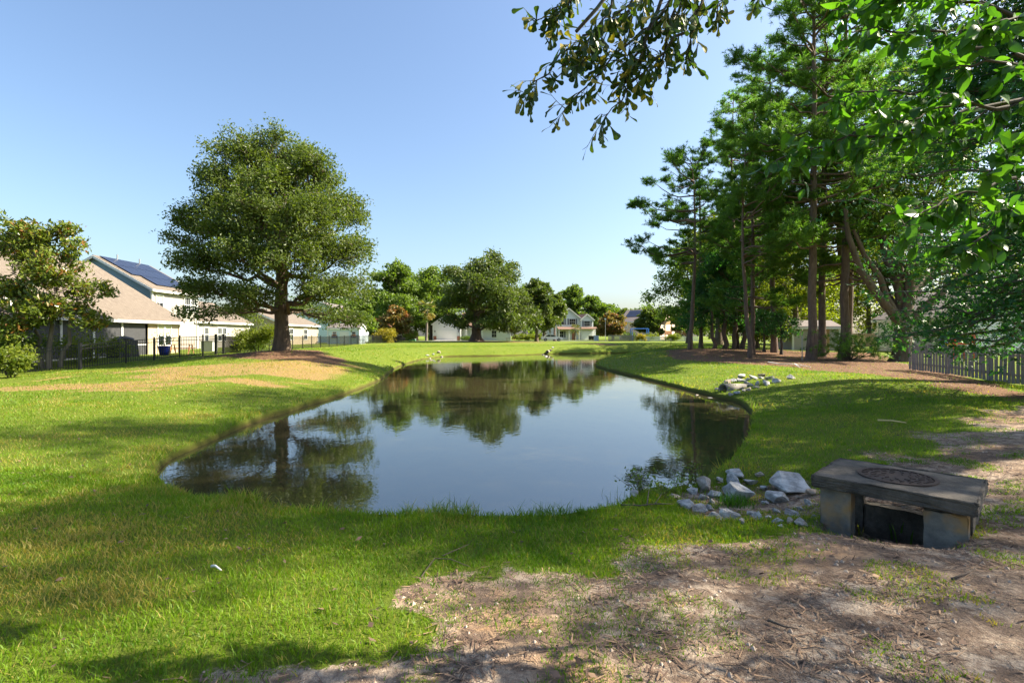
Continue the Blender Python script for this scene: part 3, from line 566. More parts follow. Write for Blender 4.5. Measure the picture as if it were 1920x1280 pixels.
pine(PM[2], 'tall pine beyond the thin leaning pine', 29, 44, 1.2, 1.0)
pine(PM[3], 'bushy pine low in the middle of the grove', 17.6, 37.5, 4.1, .8)
pine(PM[0], 'short pine with low boughs in front of the understory', 15.6, 33.5, 2.6, .86)
# understory and backlit trees of the grove
def tree_at(label, x, y, h, w, leaf, seed, crown0=.2, tips=420, per=28, size=.16, group=None, name='tree', trunks=None, bark='bark_oak', lobes=9, tr=None, shape=.8):
    b = (x, y, tz(x, y)); r = np.random.default_rng(seed); z0 = h * crown0; lob = []
    for i in range(lobes):
        u = (i + .5) / lobes; sp = math.sin(math.pi * min(1, .25 + u * .68)) ** shape; a = i * 2.4 + r.uniform(-.4, .4); q = w * .5 * sp * r.uniform(.4, .65); R = w * .5 * r.uniform(.36, .5)
        lob.append((math.cos(a) * q, math.sin(a) * q, z0 + (h - z0) * (.12 + .76 * u), R, R, min(R * .9, (h - z0) * .28)))
    return broadleaf(name, label, 'tree', b, lob, leaf, bark, tr or .02 * h + .04, h * .55, tips=int(tips * 1.3), per=int(per * 1.05), size=size * 1.08, spread=.065 * w + .2, flat=.6, seed=seed, sub=8, group=group, trunks=trunks)
GU = 'broadleaf trees among the pines'
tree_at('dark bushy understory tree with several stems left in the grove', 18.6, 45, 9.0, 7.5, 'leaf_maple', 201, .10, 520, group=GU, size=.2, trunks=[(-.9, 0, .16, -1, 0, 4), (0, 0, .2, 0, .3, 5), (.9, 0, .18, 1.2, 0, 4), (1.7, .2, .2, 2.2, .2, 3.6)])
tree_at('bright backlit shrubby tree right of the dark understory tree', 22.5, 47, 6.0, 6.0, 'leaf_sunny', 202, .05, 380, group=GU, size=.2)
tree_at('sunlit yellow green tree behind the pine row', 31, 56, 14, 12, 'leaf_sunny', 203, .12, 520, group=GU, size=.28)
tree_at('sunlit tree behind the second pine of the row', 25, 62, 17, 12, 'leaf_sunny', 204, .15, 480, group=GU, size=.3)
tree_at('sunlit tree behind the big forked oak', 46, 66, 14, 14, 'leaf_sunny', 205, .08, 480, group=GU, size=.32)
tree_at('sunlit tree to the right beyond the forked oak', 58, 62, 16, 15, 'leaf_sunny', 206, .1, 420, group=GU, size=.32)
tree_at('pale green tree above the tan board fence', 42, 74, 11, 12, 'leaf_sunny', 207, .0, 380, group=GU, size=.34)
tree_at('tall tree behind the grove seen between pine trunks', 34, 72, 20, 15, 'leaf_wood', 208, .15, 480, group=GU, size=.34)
tree_at('tall broadleaf tree behind the first pines', 27, 78, 16, 14, 'leaf_wood', 209, .05, 420, group=GU, size=.36)
def sapling(label, x, y, seed):
    return tree_at(label, x, y, 3.2, 2.6, 'leaf_maple', seed, .35, 90, 22, .12, 'saplings between the pines', 'sapling', None, 'bark_twig', 5, .1)
sx, sy = gp(1433, 661, .3); sapling('small sapling on the pine straw nearest the understory tree', sx, sy, 211)
sx, sy = gp(1465, 664.5, .25); sapling('small sapling on the pine straw nearest the metal post', sx, sy, 212)
# low pine boughs round the thick trunk's foot
r_ = np.random.default_rng(5); T = r_.normal(0, 1, (170, 3)) * np.array([1.1, .8, .45]) + np.array([0, 0, .85]); V, Fn = needles(T, r_.normal(size=(170, 3)) * np.array([1, 1, .5]) + np.array([0, 0, .5]), .3, 26, .03, r_)
bush = thing('pine_bush', 'green pine bush around the foot of the thick pine', 'shrub', (20.3, 30.7, tz(20.3, 30.7)))
link('foliage', mesh('foliage', V, [Fn], M['needle'], attr=r_.random(len(Fn))), bush); V, Fc = tubes([(curve((0, 0, 0), p * .9, 4), np.array([.03, .02, .015, .01]), 4) for p in T[::12]]); link('stem', mesh('stem', V, [Fc], M['bark_twig'], True), bush)
# big forked oak beyond the picket fence
fx, fy = 22.9, 30.0; fz = tz(fx, fy); lf = lambda *a, **k: L_(*a, D=fy, bx=fx, bz=fz, **k)
root = broadleaf('forked_oak', 'massive oak with forking limbs at the end of the grey picket fence', 'tree', (fx, fy, fz),
    [lf(1590, 420, 60, dy=2), lf(1660, 380, 65, dy=1), lf(1740, 400, 60, dy=2), lf(1640, 300, 80, dy=3), lf(1750, 300, 80, dy=2), lf(1800, 480, 60, dy=2), lf(1690, 470, 45, dy=4), lf(1580, 500, 30, dy=3), lf(1850, 380, 70, dy=3)],
    'leaf_wood', 'bark_oak', .56, 3.1, tips=900, per=30, size=.21, spread=.7, seed=221, sub=8, flare=1.5, heavy=[([at(a, b, fy - .3) - np.array([fx, fy, fz]) for a, b in q], w_) for q, w_ in (([(1690, 612), (1672, 585), (1640, 545), (1612, 505), (1590, 440), (1585, 390)], .30), ([(1686, 600), (1662, 560), (1650, 520), (1622, 480), (1600, 430)], .24), ([(1694, 605), (1706, 560), (1706, 500), (1720, 440), (1715, 370)], .32), ([(1700, 610), (1735, 575), (1765, 550), (1800, 520), (1850, 500)], .28))])
# ---- dark star-leaved tree in front of the picket fence on the right, and the two overhanging trees
def star_leaves(P, s, r):
    n = len(P); Vs, Fs = [], []; up = unit(r.normal(size=(n, 3)) * .8 + np.array([0, -.25, .8])); a0 = unit(np.cross(up, r.normal(size=(n, 3)))); b0 = np.cross(up, a0)
    V = []
    for k in range(3):
        a = (k - 1) * 1.15; d = a0 * math.cos(a) + b0 * math.sin(a); e = -a0 * math.sin(a) + b0 * math.cos(a); L = (s * (1 - .12 * abs(k - 1)))[:, None]
        V.append(np.stack([P, P + d * L * .55 + e * L * .27 - up * L * .06, P + d * L - up * L * .15, P + d * L * .55 - e * L * .27 - up * L * .06], 1))
    V = np.stack(V, 1).reshape(-1, 3); return V, np.arange(len(V)).reshape(-1, 4)
r = np.random.default_rng(301); gxx, gyy = 13.9, 13.6; gz = tz(gxx, gyy)
sg = thing('sweetgum_tree', 'dark green star leaved tree hanging over the grey picket fence', 'tree', (gxx, gyy, gz)); paths = [(curve((0, 0, -.2), (.2, .1, 13), 9, 0, .006, r), np.linspace(.19, .05, 9), 9)]; C = []
for i in range(215):
    z = r.uniform(1.6, 13.0); az = r.uniform(0, 2 * np.pi); L = r.uniform(2.0, 4.6) * (1 - .45 * max(0, z - 6) / 7); drop = r.uniform(-.45, .15) if z < 5 else r.uniform(-.15, .35); s0 = np.array([.2 * z / 13, .1 * z / 13, z]); e = s0 + L * np.array([math.cos(az), math.sin(az), drop])
    lim = 1.15 if math.sin(az) > -.2 else .55
    if e[2] < lim: e[2] = lim + .5 * r.random()
    bp = curve(s0, e, 6, .05, .03, r); paths.append((bp, np.linspace(.03 + .006 * L, .008, 6), 4))
    for q in range(int(16 + 5 * L)):
        f = r.uniform(.25, 1.0); p = np.array([np.interp(f, np.linspace(0, 1, 6), bp[:, j]) for j in range(3)]); C.append(p + r.normal(0, .26, 3) * np.array([1, 1, .7]))
C = np.array(C); P = np.repeat(C, 6, 0) + r.normal(0, .18, (len(C) * 6, 3)); P[:, 2] = np.maximum(P[:, 2], .2); V, Fq = star_leaves(P, r.uniform(.07, .13, len(P)), r)
TV, TF = tubes(paths); link('trunk', mesh('trunk', TV, [TF], M['bark_grey'], True), sg); link('crown', mesh('crown', V, [Fq], M['leaf_maple'], attr=np.repeat(np.clip(r.random(len(P)), 0, 1), 3)), sg)
def leaf_mesh(name, prof, curl, mat, tint):       # one blade with midrib fold; prof = (t, half width)
    V = []; Fs = []
    for t_, w in prof: V += [(-w, t_, .22 * w - curl * t_ * t_), (0, t_, -curl * t_ * t_), (w, t_, .22 * w - curl * t_ * t_)]
    for i in range(len(prof) - 1): a = i * 3; Fs += [(a, a + 1, a + 4, a + 3), (a + 1, a + 2, a + 5, a + 4)]
    return mesh(name, V, [np.array(Fs)], mat, True, attr=np.full(len(Fs), tint))
def over_tree(name, label, base, trunk_top, tr, limbs, twigs, leafmeshes, leafmat_, size, seed, hang, bark, ntwig_leaf, extra, spread=.05):
    """tree outside the frame whose boughs reach into it; the large leaves in view are parts"""
    r = np.random.default_rng(seed); root = thing(name, label, 'tree', base); b = np.array(base); loc = lambda p: np.asarray(p, float) - b
    paths = [(curve((0, 0, -.2), loc(trunk_top), 8, 0, .01, r), np.linspace(tr * 1.3, tr * .6, 8), 12)]; ends = []
    for (a, e, q) in limbs: P = curve(loc(a), loc(e), 9, .02, .015, r, .05); paths.append((P, np.linspace(q, .012, 9), 6))
    L = []
    for (a, e) in twigs:
        P = curve(loc(a), loc(e), 9, .0, .02, r, .06); paths.append((P, np.linspace(.011, .003, 9), 5)); seg = P[-1] - P[0]; ln = np.linalg.norm(seg)
        for k in range(int(ntwig_leaf * ln)):
            f = 1 - r.random() ** 1.3 * .92; p0 = np.array([np.interp(f, np.linspace(0, 1, 9), P[:, j]) for j in range(3)]); dv = unit(seg * .6 / ln + r.normal(0, .6, 3) + np.array([0, 0, -.35])); sl = r.uniform(.05, .24) * min(1, ln); p1 = p0 + dv * sl
            paths.append((np.array([p0, (p0 + p1) / 2 + r.normal(0, .004, 3), p1]), np.array([.0028, .002, .0014]), 3))
            for g in range(r.integers(3, 6)): L.append((p1 - dv * sl * .22 * g, unit(dv * .7 + r.normal(0, .55, 3) + np.array([0, 0, -hang]))))
    TV, TF = tubes(paths); link('trunk', mesh('trunk', TV, [TF], M[bark], True), root)
    W = np.array([p + b for p, _ in L]); X = 960 + F * W[:, 0] / np.maximum(W[:, 1], .1); Y = HY - F * (W[:, 2] - CZ) / np.maximum(W[:, 1], .1)
    vis = np.where((W[:, 1] > .5) & (X > -10) & (X < 1930) & (Y > -10) & (Y < 1290))[0]; r.shuffle(vis); chosen = set(vis[np.argsort(W[vis, 1], kind='stable')][:300].tolist())
    rv, rf, ra, n = [], [], [], 0
    for i, (p, d) in enumerate(L):
        d = Vector(d); up = Vector(r.normal(size=3)) * .7 + Vector((0, -.3, .6)); x = d.cross(up).normalized(); z = x.cross(d); s = size * r.uniform(.7, 1.2); m = Matrix((x * s, d * s, z * s)).transposed(); lm_ = leafmeshes[r.integers(len(leafmeshes))]
        if i in chosen:
            o = link('leaf', lm_, root); o.matrix_local = Matrix.Translation(Vector(p)) @ m.to_4x4()
        else:
            co = np.array([v.co for v in lm_.vertices]) @ np.array(m).T + p; f4 = np.array([list(q.vertices) for q in lm_.polygons]) + n; rv.append(co); rf.append(f4); ra.append(np.full(len(f4), r.random())); n += len(co)
    if extra is not None:                # the rest of the crown, out of view, that shades the ground
        cen, rad_, cnt, sz = extra; P = loc(cen) + unit(r.normal(size=(cnt, 3))) * np.array(rad_) * r.random((cnt, 1)) ** .45; cl = fbm(P[:, 0] + P[:, 2] * .7, P[:, 1] + P[:, 2] * .4, 1.7) > .50
        V, Fq = quads(P[cl], sz * r.uniform(.6, 1.3, cl.sum()), r.normal(size=(cl.sum(), 3)), .6, r); rv.append(V); rf.append(Fq + n); ra.append(r.random(len(Fq))); n += len(V)
    if rv: o = link('foliage', mesh('foliage', np.vstack(rv), [np.vstack(rf)], M[leafmat_], attr=np.concatenate(ra)), root); o['kind'] = 'stuff'
    return root
# water oak standing behind the photographer, bough over the pond view
pw_ = [(0, .03), (.12, .05), (.35, .075), (.6, .13), (.8, .21), (.92, .2), (1, .1)]
wl = [leaf_mesh('leaf', pw_, c, M['leaf_water_oak'], t_) for c, t_ in ((.12, .1), (.3, .4), (-.1, .6), (.22, .3), (.15, .5), (.4, .2), (.05, .45), (.25, .05), (.5, .35), (.1, .95))]
W_ = lambda x, y, d: tuple(at(x, y, d))
hub = W_(1330, -230, 3.4); hub2 = W_(1150, -60, 3.5)
tw = [(W_(1180, 20, 3.5), W_(975, 185, 3.5)), (W_(1250, 30, 3.45), W_(1060, 205, 3.45)), (W_(1290, 60, 3.4), W_(1125, 235, 3.45)), (W_(1150, -30, 3.5), W_(1000, 40, 3.55)), (W_(1230, -40, 3.4), W_(1090, 120, 3.4)), (W_(1300, -60, 3.4), W_(1185, 130, 3.35)),
      (W_(1330, -40, 3.4), W_(1285, 110, 3.4)), (W_(1390, -80, 3.5), W_(1345, 30, 3.5)), (W_(1180, -40, 3.3), W_(1110, 80, 3.3)), (W_(1270, -20, 3.5), W_(1235, 150, 3.5)), (W_(1440, -70, 3.5), W_(1420, 5, 3.5)), (W_(1100, -70, 3.6), W_(1030, 60, 3.6)), (W_(1200, 90, 3.45), W_(1160, 185, 3.5)), (W_(1250, -60, 3.6), W_(1170, 60, 3.6)), (W_(1330, -90, 3.3), W_(1250, 70, 3.3)), (W_(1120, 60, 3.5), W_(1040, 150, 3.5))]
over_tree('water_oak', 'overhanging bough with dark spoon shaped leaves against the sky', (3.4, -3.0, 0), (3.3, -2.4, 6.0), .24, [((3.3, -2.5, 5.0), hub, .07), (hub, W_(1080, 60, 3.5), .018), (hub, W_(1200, 120, 3.45), .018), (hub, W_(1300, 40, 3.4), .014), (hub, W_(1440, -60, 3.5), .012), (hub, W_(1120, -40, 3.5), .014)],
    tw, wl, 'leaf_water_oak', .085, 401, .55, 'bark_twig', 34, ((3.2, -1.6, 9.2), (4.6, 3.6, 3.0), 1800, .11))
po = [(0, .02), (.1, .12), (.28, .24), (.5, .29), (.7, .25), (.88, .13), (1, .01)]
ol = [leaf_mesh('leaf', po, c, M['leaf_near'], t_) for c, t_ in ((.12, .05), (.35, .45), (-.15, .9), (.5, .6), (.25, .2), (.6, .0), (.1, .7), (-.3, .35))]
tw = [(W_(1760, 250, 3.1), W_(1455, 300, 3.0)), (W_(1800, 180, 3.2), W_(1560, 190, 3.1)), (W_(1850, 90, 3.1), W_(1610, 60, 3.1)), (W_(1900, 30, 3.0), W_(1660, -10, 3.0)), (W_(1890, 200, 3.0), W_(1690, 230, 2.9)), (W_(1930, 330, 3.0), W_(1690, 425, 2.9)), (W_(1960, 400, 3.0), W_(1800, 470, 2.8)),
      (W_(1940, 120, 2.8), W_(1750, 140, 2.8)), (W_(1950, 250, 2.9), W_(1850, 330, 2.7)), (W_(1850, -40, 3.0), W_(1560, 20, 3.2)), (W_(1980, 20, 2.8), W_(1840, 60, 2.7)), (W_(1700, 230, 3.2), W_(1520, 290, 3.2)), (W_(1950, 180, 3.2), W_(1780, 250, 3.2)), (W_(1990, 420, 2.9), W_(1880, 395, 2.8))]
hb = W_(2150, 180, 3.3)
over_tree('leafy_tree', 'near tree boughs with broad bright green leaves reaching in from the right', (7.6, 2.6, tz(7.6, 2.6)), (7.4, 2.8, 6.5), .2, [((7.4, 2.7, 3.6), hb, .05), (hb, W_(1760, 240, 3.15), .02), (hb, W_(1900, 100, 3.1), .02), (hb, W_(1930, 380, 3.0), .018), (hb, W_(1900, -20, 3.0), .018)],
    tw, ol, 'leaf_near', .088, 402, .3, 'bark_twig', 30, ((8.6, 2.2, 8.2), (4.2, 3.6, 3.2), 1300, .12))
# tall trees just outside the frame on the right whose shade falls across the near lawn
for i, (x, y, h, w) in enumerate(((22.5, 3.5, 22, 9), (19.5, 18.3, 26, 10), (18, 13.6, 24, 9.5), (21.5, 9, 24, 10), (17.2, 9.4, 21, 8.5))):
    tree_at('tall tree beyond the picket fence on the right, shading the near lawn', x, y, h, w, 'leaf_wood', 230 + i, .34, 330 if i else 170, 20 if i else 15, .22, 'tall trees right of the lawn')
# ------------------------------------------------------------------ built things: materials
def siding(name, c, lap=.15):
    t = NT(name); v = t.coords('Object'); sp = t.n('ShaderNodeSeparateXYZ'); t.l(v, sp.inputs[0]); saw = t.math('FRACT', t.math('DIVIDE', sp.outputs[2], lap)); f = t.noise(v, 2.5, 4)
    k = t.ramp(saw, [(.0, (.72, .72, .72)), (.10, (1, 1, 1))]); t.base(t.mix(1.0, t.mix(f, tuple(x * .9 for x in c), c), k, 'MULTIPLY')); t.rough(.55); t.bump(t.math('SUBTRACT', 1.0, saw), 1.0, .02); M[name] = t.m
siding('siding_cream', (.46, .385, .26)); siding('siding_pale', (.34, .315, .27)); siding('gable_blue_tone', (.20, .30, .36)); siding('siding_white', (.64, .65, .64)); siding('siding_tan', (.62, .46, .36)); siding('siding_pale_blue', (.58, .70, .74), .28)
def shingle(name, a, b):
    t = NT(name); v = t.coords('Object'); f = t.noise(v, 1.2, 4); br = t.n('ShaderNodeTexBrick'); br.inputs['Scale'].default_value = 2.6; br.inputs['Mortar Size'].default_value = .012; br.inputs['Color1'].default_value = (*a, 1); br.inputs['Color2'].default_value = (*b, 1)
    br.inputs['Mortar'].default_value = (*[x * .55 for x in a], 1); t.l(v, br.inputs['Vector']); g = t.noise(v, 45, 3); t.base(t.mix(t.math('MULTIPLY', g, .55), br.outputs[0], t.mix(f, tuple(x * .7 for x in a), tuple(x * 1.15 for x in b)))); t.rough(.9); t.bump(g, .6, .01); M[name] = t.m
shingle('shingle_tan', (.115, .09, .068), (.175, .142, .11)); shingle('shingle_brown', (.15, .085, .06), (.2, .12, .085)); shingle('shingle_grey', (.12, .10, .10), (.18, .15, .14))
plain('trim_white', (.64, .64, .62), .45, .05); plain('fence_black', (.012, .012, .014), .35, .2); plain('fence_grey_wood', (.20, .185, .175), .85, .35, 5, bump=.004); plain('fence_tan_wood', (.40, .25, .12), .8, .25, 5)
plain('screen_mesh', (.045, .046, .05), .6, .2); plain('concrete_pale', (.55, .52, .47), .85, .12, 3); plain('concrete_grey', (.22, .20, .17), .9, .25, 5); plain('brick_red', (.30, .12, .08), .85, .25, 12); plain('asphalt', (.10, .10, .10), .9, .2, 3)
plain('wood_play', (.34, .16, .07), .75, .25, 5); plain('plastic_yellow', (.75, .42, .02), .35, .1); plain('plastic_blue', (.04, .16, .55), .35, .1); plain('plastic_red', (.62, .05, .02), .35, .1); plain('plastic_green', (.04, .20, .10), .5, .15)
plain('metal_grey', (.30, .31, .32), .45, .15, metal=.6); plain('pot_blue', (.012, .025, .22), .2, .2); plain('dark_cover', (.02, .02, .024), .6, .2); plain('shutter', (.10, .10, .12), .6, .1); plain('rubber', (.015, .015, .015), .8, .1)
plain('car_paint', (.78, .79, .80), .18, .03); plain('terracotta', (.40, .16, .08), .8, .2); plain('stick', (.10, .075, .055), .9, .35, 14); plain('stick_pale', (.62, .47, .20), .8, .2); plain('litter_white', (.75, .73, .68), .6, .1)
t = NT('glass_dark'); t.base((.02, .025, .03)); t.rough(.05); t.b.inputs['Specular IOR Level'].default_value = .8; M['glass_dark'] = t.m
plain('blind', (.42, .46, .28), .4, .1)
t = NT('solar'); v = t.coords('Object'); br = t.n('ShaderNodeTexBrick'); br.offset = 0; br.inputs['Scale'].default_value = 5.5; br.inputs['Mortar Size'].default_value = .012; br.inputs['Color1'].default_value = (.012, .016, .035, 1); br.inputs['Color2'].default_value = (.016, .021, .045, 1); br.inputs['Mortar'].default_value = (.05, .055, .07, 1); br.inputs['Row Height'].default_value = .5; t.l(v, br.inputs['Vector']); t.base(br.outputs[0]); t.rough(.3); M['solar'] = t.m
t = NT('rock'); v = t.coords('Object'); oi = t.n('ShaderNodeObjectInfo'); f = t.noise(v, 3.2, 7, .65); g = t.noise(v, 14, 4); c = t.ramp(f, [(.3, (.13, .125, .12)), (.48, (.31, .305, .29)), (.66, (.54, .53, .50))]); c = t.mix(t.math('MULTIPLY', t.ramp(oi.outputs['Random'], [(.55, (0, 0, 0)), (.9, (1, 1, 1))]), .75), c, t.mix(g, (.20, .14, .09), (.42, .31, .21))); t.base(c); t.rough(.9); t.bump(f, .7, .05); M['rock'] = t.m
t = NT('concrete_old'); v = t.coords('Object'); f = t.noise(v, 3, 6, .7); g = t.noise(v, 1.7, 3); h = t.noise(v, 30, 4); c = t.ramp(f, [(.34, (.032, .026, .020)), (.52, (.095, .08, .062)), (.72, (.21, .17, .13))]); t.base(t.mix(t.math('MULTIPLY', h, .4), c, (.05, .048, .042))); t.rough(.92); t.bump(t.math('ADD', f, h), .8, .02); M['concrete_old'] = t.m
t = NT('concrete_stained'); v = t.coords('Object'); f = t.noise(v, 4, 6, .7); g = t.noise(v, 2.4, 3); c = t.ramp(f, [(.3, (.09, .085, .075)), (.7, (.26, .24, .20))]); t.base(t.mix(t.ramp(g, [(.46, (0, 0, 0)), (.6, (1, 1, 1))]), c, (.34, .20, .075))); t.rough(.9); t.bump(f, .8, .015); M['concrete_stained'] = t.m
t = NT('rust_iron'); v = t.coords('Object'); f = t.noise(v, 12, 6, .7); t.base(t.ramp(f, [(.3, (.035, .024, .02)), (.7, (.085, .055, .042))])); t.rough(.75); t.b.inputs['Metallic'].default_value = .3; t.bump(f, .5, .004); M['rust_iron'] = t.m
# ------------------------------------------------------------------ house builder (local frame: origin at x0..x1,y0..y1 centre on the ground)
class House:
    def __init__(s, name, label, cx, cy, lx, ly, zb, ze, axis, pitch, wall, roof, rz=0, oh=.35, gable=None, cat='house', walls=True):
        s.root = thing(name, label, cat, (cx, cy, zb), rz); s.hx, s.hy = lx / 2, ly / 2; s.ze = ze; s.axis = axis; s.pitch = pitch
        hx, hy = s.hx, s.hy; half = hx if axis == 'y' else hy; s.zr = ze + half * pitch
        if walls: s.body(-hx, hx, -hy, hy, wall, gable)
        s.roof = s.gable_roof(-hx, hx, -hy, hy, ze, axis, pitch, roof, oh)
    def body(s, x0, x1, y0, y1, wall, gable=None, z0=-.4):
        ze, zr = s.ze, s.zr; m = MB()
        if s.axis == 'y':
            xm = (x0 + x1) / 2; prof = [(x0, z0), (x1, z0), (x1, ze), (xm, zr - .03), (x0, ze)]
            m.add([(x, y, z) for y in (y0, y1) for x, z in prof], [(1, 0, 5, 6), (2, 1, 6, 7), (3, 2, 7, 8), (4, 3, 8, 9), (0, 4, 9, 5)] + ([] if gable else [(0, 1, 2, 3, 4), (9, 8, 7, 6, 5)]))
            if gable: [MB().add([(x, y, z) for x, z in prof], [f_]).build('gable_wall', M[gable], s.root) for y, f_ in ((y0, (0, 1, 2, 3, 4)), (y1, (4, 3, 2, 1, 0)))]
        else:
            ym = (y0 + y1) / 2; prof = [(y0, z0), (y1, z0), (y1, ze), (ym, zr - .03), (y0, ze)]
            m.add([(x, y, z) for x in (x0, x1) for y, z in prof], [(0, 1, 6, 5), (1, 2, 7, 6), (2, 3, 8, 7), (3, 4, 9, 8), (4, 0, 5, 9), (4, 3, 2, 1, 0), (5, 6, 7, 8, 9)])
        m.build('wall', M[wall], s.root)
        for x in (x0, x1):
            for y in (y0, y1): MB().box(x - .075, x + .075, y - .075, y + .075, z0, ze - .03).build('corner_trim', M['trim_white'], s.root)
    def gable_roof(s, x0, x1, y0, y1, ze, axis, pitch, roof, oh=.35, th=.14, parent=None):
        m, f = MB(), MB(); c = (lambda a, b, z: (a, b, z)) if axis == 'y' else (lambda a, b, z: (b, a, z))
        a0, a1, b0, b1 = (x0, x1, y0, y1) if axis == 'y' else (y0, y1, x0, x1); am = (a0 + a1) / 2; zr = ze + (a1 - a0) / 2 * pitch
        for sg_ in (-1, 1):
            ae = (a0 - oh) if sg_ < 0 else (a1 + oh); zlo = ze - oh * pitch
            m.hexa([c(ae, b0 - oh, zlo + .02), c(am, b0 - oh, zr + .02), c(ae, b1 + oh, zlo + .02), c(am, b1 + oh, zr + .02), c(ae, b0 - oh, zlo + th), c(am, b0 - oh, zr + th), c(ae, b1 + oh, zlo + th), c(am, b1 + oh, zr + th)])
            f.bar(c(ae + sg_ * .03, b0 - oh, zlo - .02), c(ae + sg_ * .03, b1 + oh, zlo - .02), .05, .2)
            for b in (b0 - oh - .025, b1 + oh + .025): f.bar(c(ae, b, zlo - .02), c(am, b, zr - .02), .05, .2)
            f.hexa([c(min(ae, a0 if sg_ < 0 else a1), b0 - oh, zlo - .1), c(max(ae, a0 if sg_ < 0 else a1), b0 - oh, zlo - .1), c(min(ae, a0 if sg_ < 0 else a1), b1 + oh, zlo - .1), c(max(ae, a0 if sg_ < 0 else a1), b1 + oh, zlo - .1)] + [c(q, w, zlo - .07) for w in (b0 - oh, b1 + oh) for q in (min(ae, a0 if sg_ < 0 else a1), max(ae, a0 if sg_ < 0 else a1))])
        ro = m.build('roof', M[roof], parent or s.root); f.build('fascia', M['trim_white'], parent or s.root); return ro
    def fbox(s, m, face, u0, u1, o0, o1, z0, z1, pos=None):
        if face == '+x': X = s.hx if pos is None else pos; m.box(X + o0, X + o1, u0, u1, z0, z1)
        elif face == '-x': X = -s.hx if pos is None else pos; m.box(X - o1, X - o0, u0, u1, z0, z1)
        elif face == '-y': Y = -s.hy if pos is None else pos; m.box(u0, u1, Y - o1, Y - o0, z0, z1)
        return m
    def window(s, face, u, z, w, h, pos=None, cols=2, pane='glass_dark', shutters=False, upper=None):
        fr = MB(); k = .09
        for (a, b, c, d) in ((u - w / 2 - k, u - w / 2, z - k, z + h + k), (u + w / 2, u + w / 2 + k, z - k, z + h + k), (u - w / 2, u + w / 2, z + h, z + h + k), (u - w / 2, u + w / 2, z - k, z)): s.fbox(fr, face, a, b, -.02, .06, c, d, pos)
        wo = fr.build('window', M['trim_white'], s.root); s.fbox(MB(), face, u - w / 2, u + w / 2, .0, .012, z, z + (h / 2 if upper else h), pos).build('pane', M[pane], wo)
        if upper: s.fbox(MB(), face, u - w / 2, u + w / 2, .0, .012, z + h / 2, z + h, pos).build('pane', M[upper], wo)
        mu = MB(); s.fbox(mu, face, u - w / 2, u + w / 2, .013, .045, z + h / 2 - .025, z + h / 2 + .025, pos)
        for i in range(1, cols): a = u - w / 2 + w * i / cols; s.fbox(mu, face, a - .014, a + .014, .013, .03, z, z + h / 2 - .026, pos); s.fbox(mu, face, a - .014, a + .014, .013, .03, z + h / 2 + .026, z + h, pos)
        mu.build('sash_bar', M['trim_white'], wo)
        if shutters:
            for q in (-1, 1): c = u + q * (w / 2 + k + .22); s.fbox(MB(), face, c - .2, c + .2, .0, .05, z - .05, z + h + .05, pos).build('shutter', M['shutter'], s.root)
        return wo
    def garage(s, face, u, w, h, pos=None, rows=4, cols=8):
        g = s.fbox(MB(), face, u - w / 2, u + w / 2, -.01, .02, 0, h, pos).build('garage_door', M['trim_white'], s.root)
        for r_i in range(rows):
            for c_i in range(cols): s.fbox(MB(), face, u - w / 2 + w * (c_i + .08) / cols, u - w / 2 + w * (c_i + .92) / cols, .021, .04, h * (r_i + .1) / rows, h * (r_i + .9) / rows, pos).build('panel', M['trim_white'], g)
        return g
zt_ = lambda x, y: tz(x, y)
# house with the screened porch
zb = .15; h = House('tan_roof_house', 'single storey cream house with tan shingle roof and screened porch', -35.2, 33.2, 15.2, 18.6, zb, 2.75, 'y', .62, 'siding_cream', 'shingle_tan', walls=False)
xe = 7.6; ys = 38.8 - 33.2
m = MB(); prof = [(-7.6, -.4), (4.4, -.4), (4.4, 2.75 + 3.2 * .62 - .05), (0, 2.75 + 7.6 * .62 - .05), (-7.6, 2.75)]
m.add([(x, y, z) for y in (-9.3, 9.28) for x, z in prof], [(0, 1, 2, 3, 4), (9, 8, 7, 6, 5), (1, 0, 5, 6), (2, 1, 6, 7), (3, 2, 7, 8), (4, 3, 8, 9), (0, 4, 9, 5)]); m.build('wall', M['siding_cream'], h.root)
m = MB(); m.add([(x, y, z) for y in (ys, 9.3) for x, z in [(4.41, -.4), (7.6, -.4), (7.6, 2.73), (4.41, 2.73 + 3.19 * .62)]], [(0, 1, 2, 3), (7, 6, 5, 4), (1, 0, 4, 5), (2, 1, 5, 6), (3, 2, 6, 7), (0, 3, 7, 4)]); m.build('wing_wall', M['siding_cream'], h.root)
MB().box(4.42, 7.7, -9.3, ys - .01, -.4, .05).build('porch_floor', M['concrete_pale'], h.root)
pst = list(np.arange(-9.2, ys, 2.45)) + [ys - .1]
for a in pst: MB().box(7.46, 7.62, a - .08, a + .08, .05, 2.62).build('porch_post', M['trim_white'], h.root)
MB().box(7.47, 7.61, -9.3, ys, 2.62, 2.8).build('porch_beam', M['trim_white'], h.root)
for a, b in zip(pst[:-1], pst[1:]):
    MB().box(7.52, 7.56, a + .08, b - .08, .85, 2.62).build('porch_screen', M['screen_mesh'], h.root); MB().box(7.49, 7.6, a + .08, b - .08, .78, .85).build('porch_rail', M['trim_white'], h.root); MB().box(7.52, 7.57, a + .08, b - .08, .05, .78).build('porch_panel', M['screen_mesh'], h.root)
h.hx = 7.6; h.window('+x', 40.2 - 33.2, .75, .62, 1.5, cols=1, upper='blind', pane='glass_dark'); h.window('+x', 41.05 - 33.2, .75, .62, 1.5, cols=1, upper='blind')
MB().tube([(7.67, 9.2, 0), (7.67, 9.2, 2.7)], .04, 8).build('downspout', M['trim_white'], h.root)
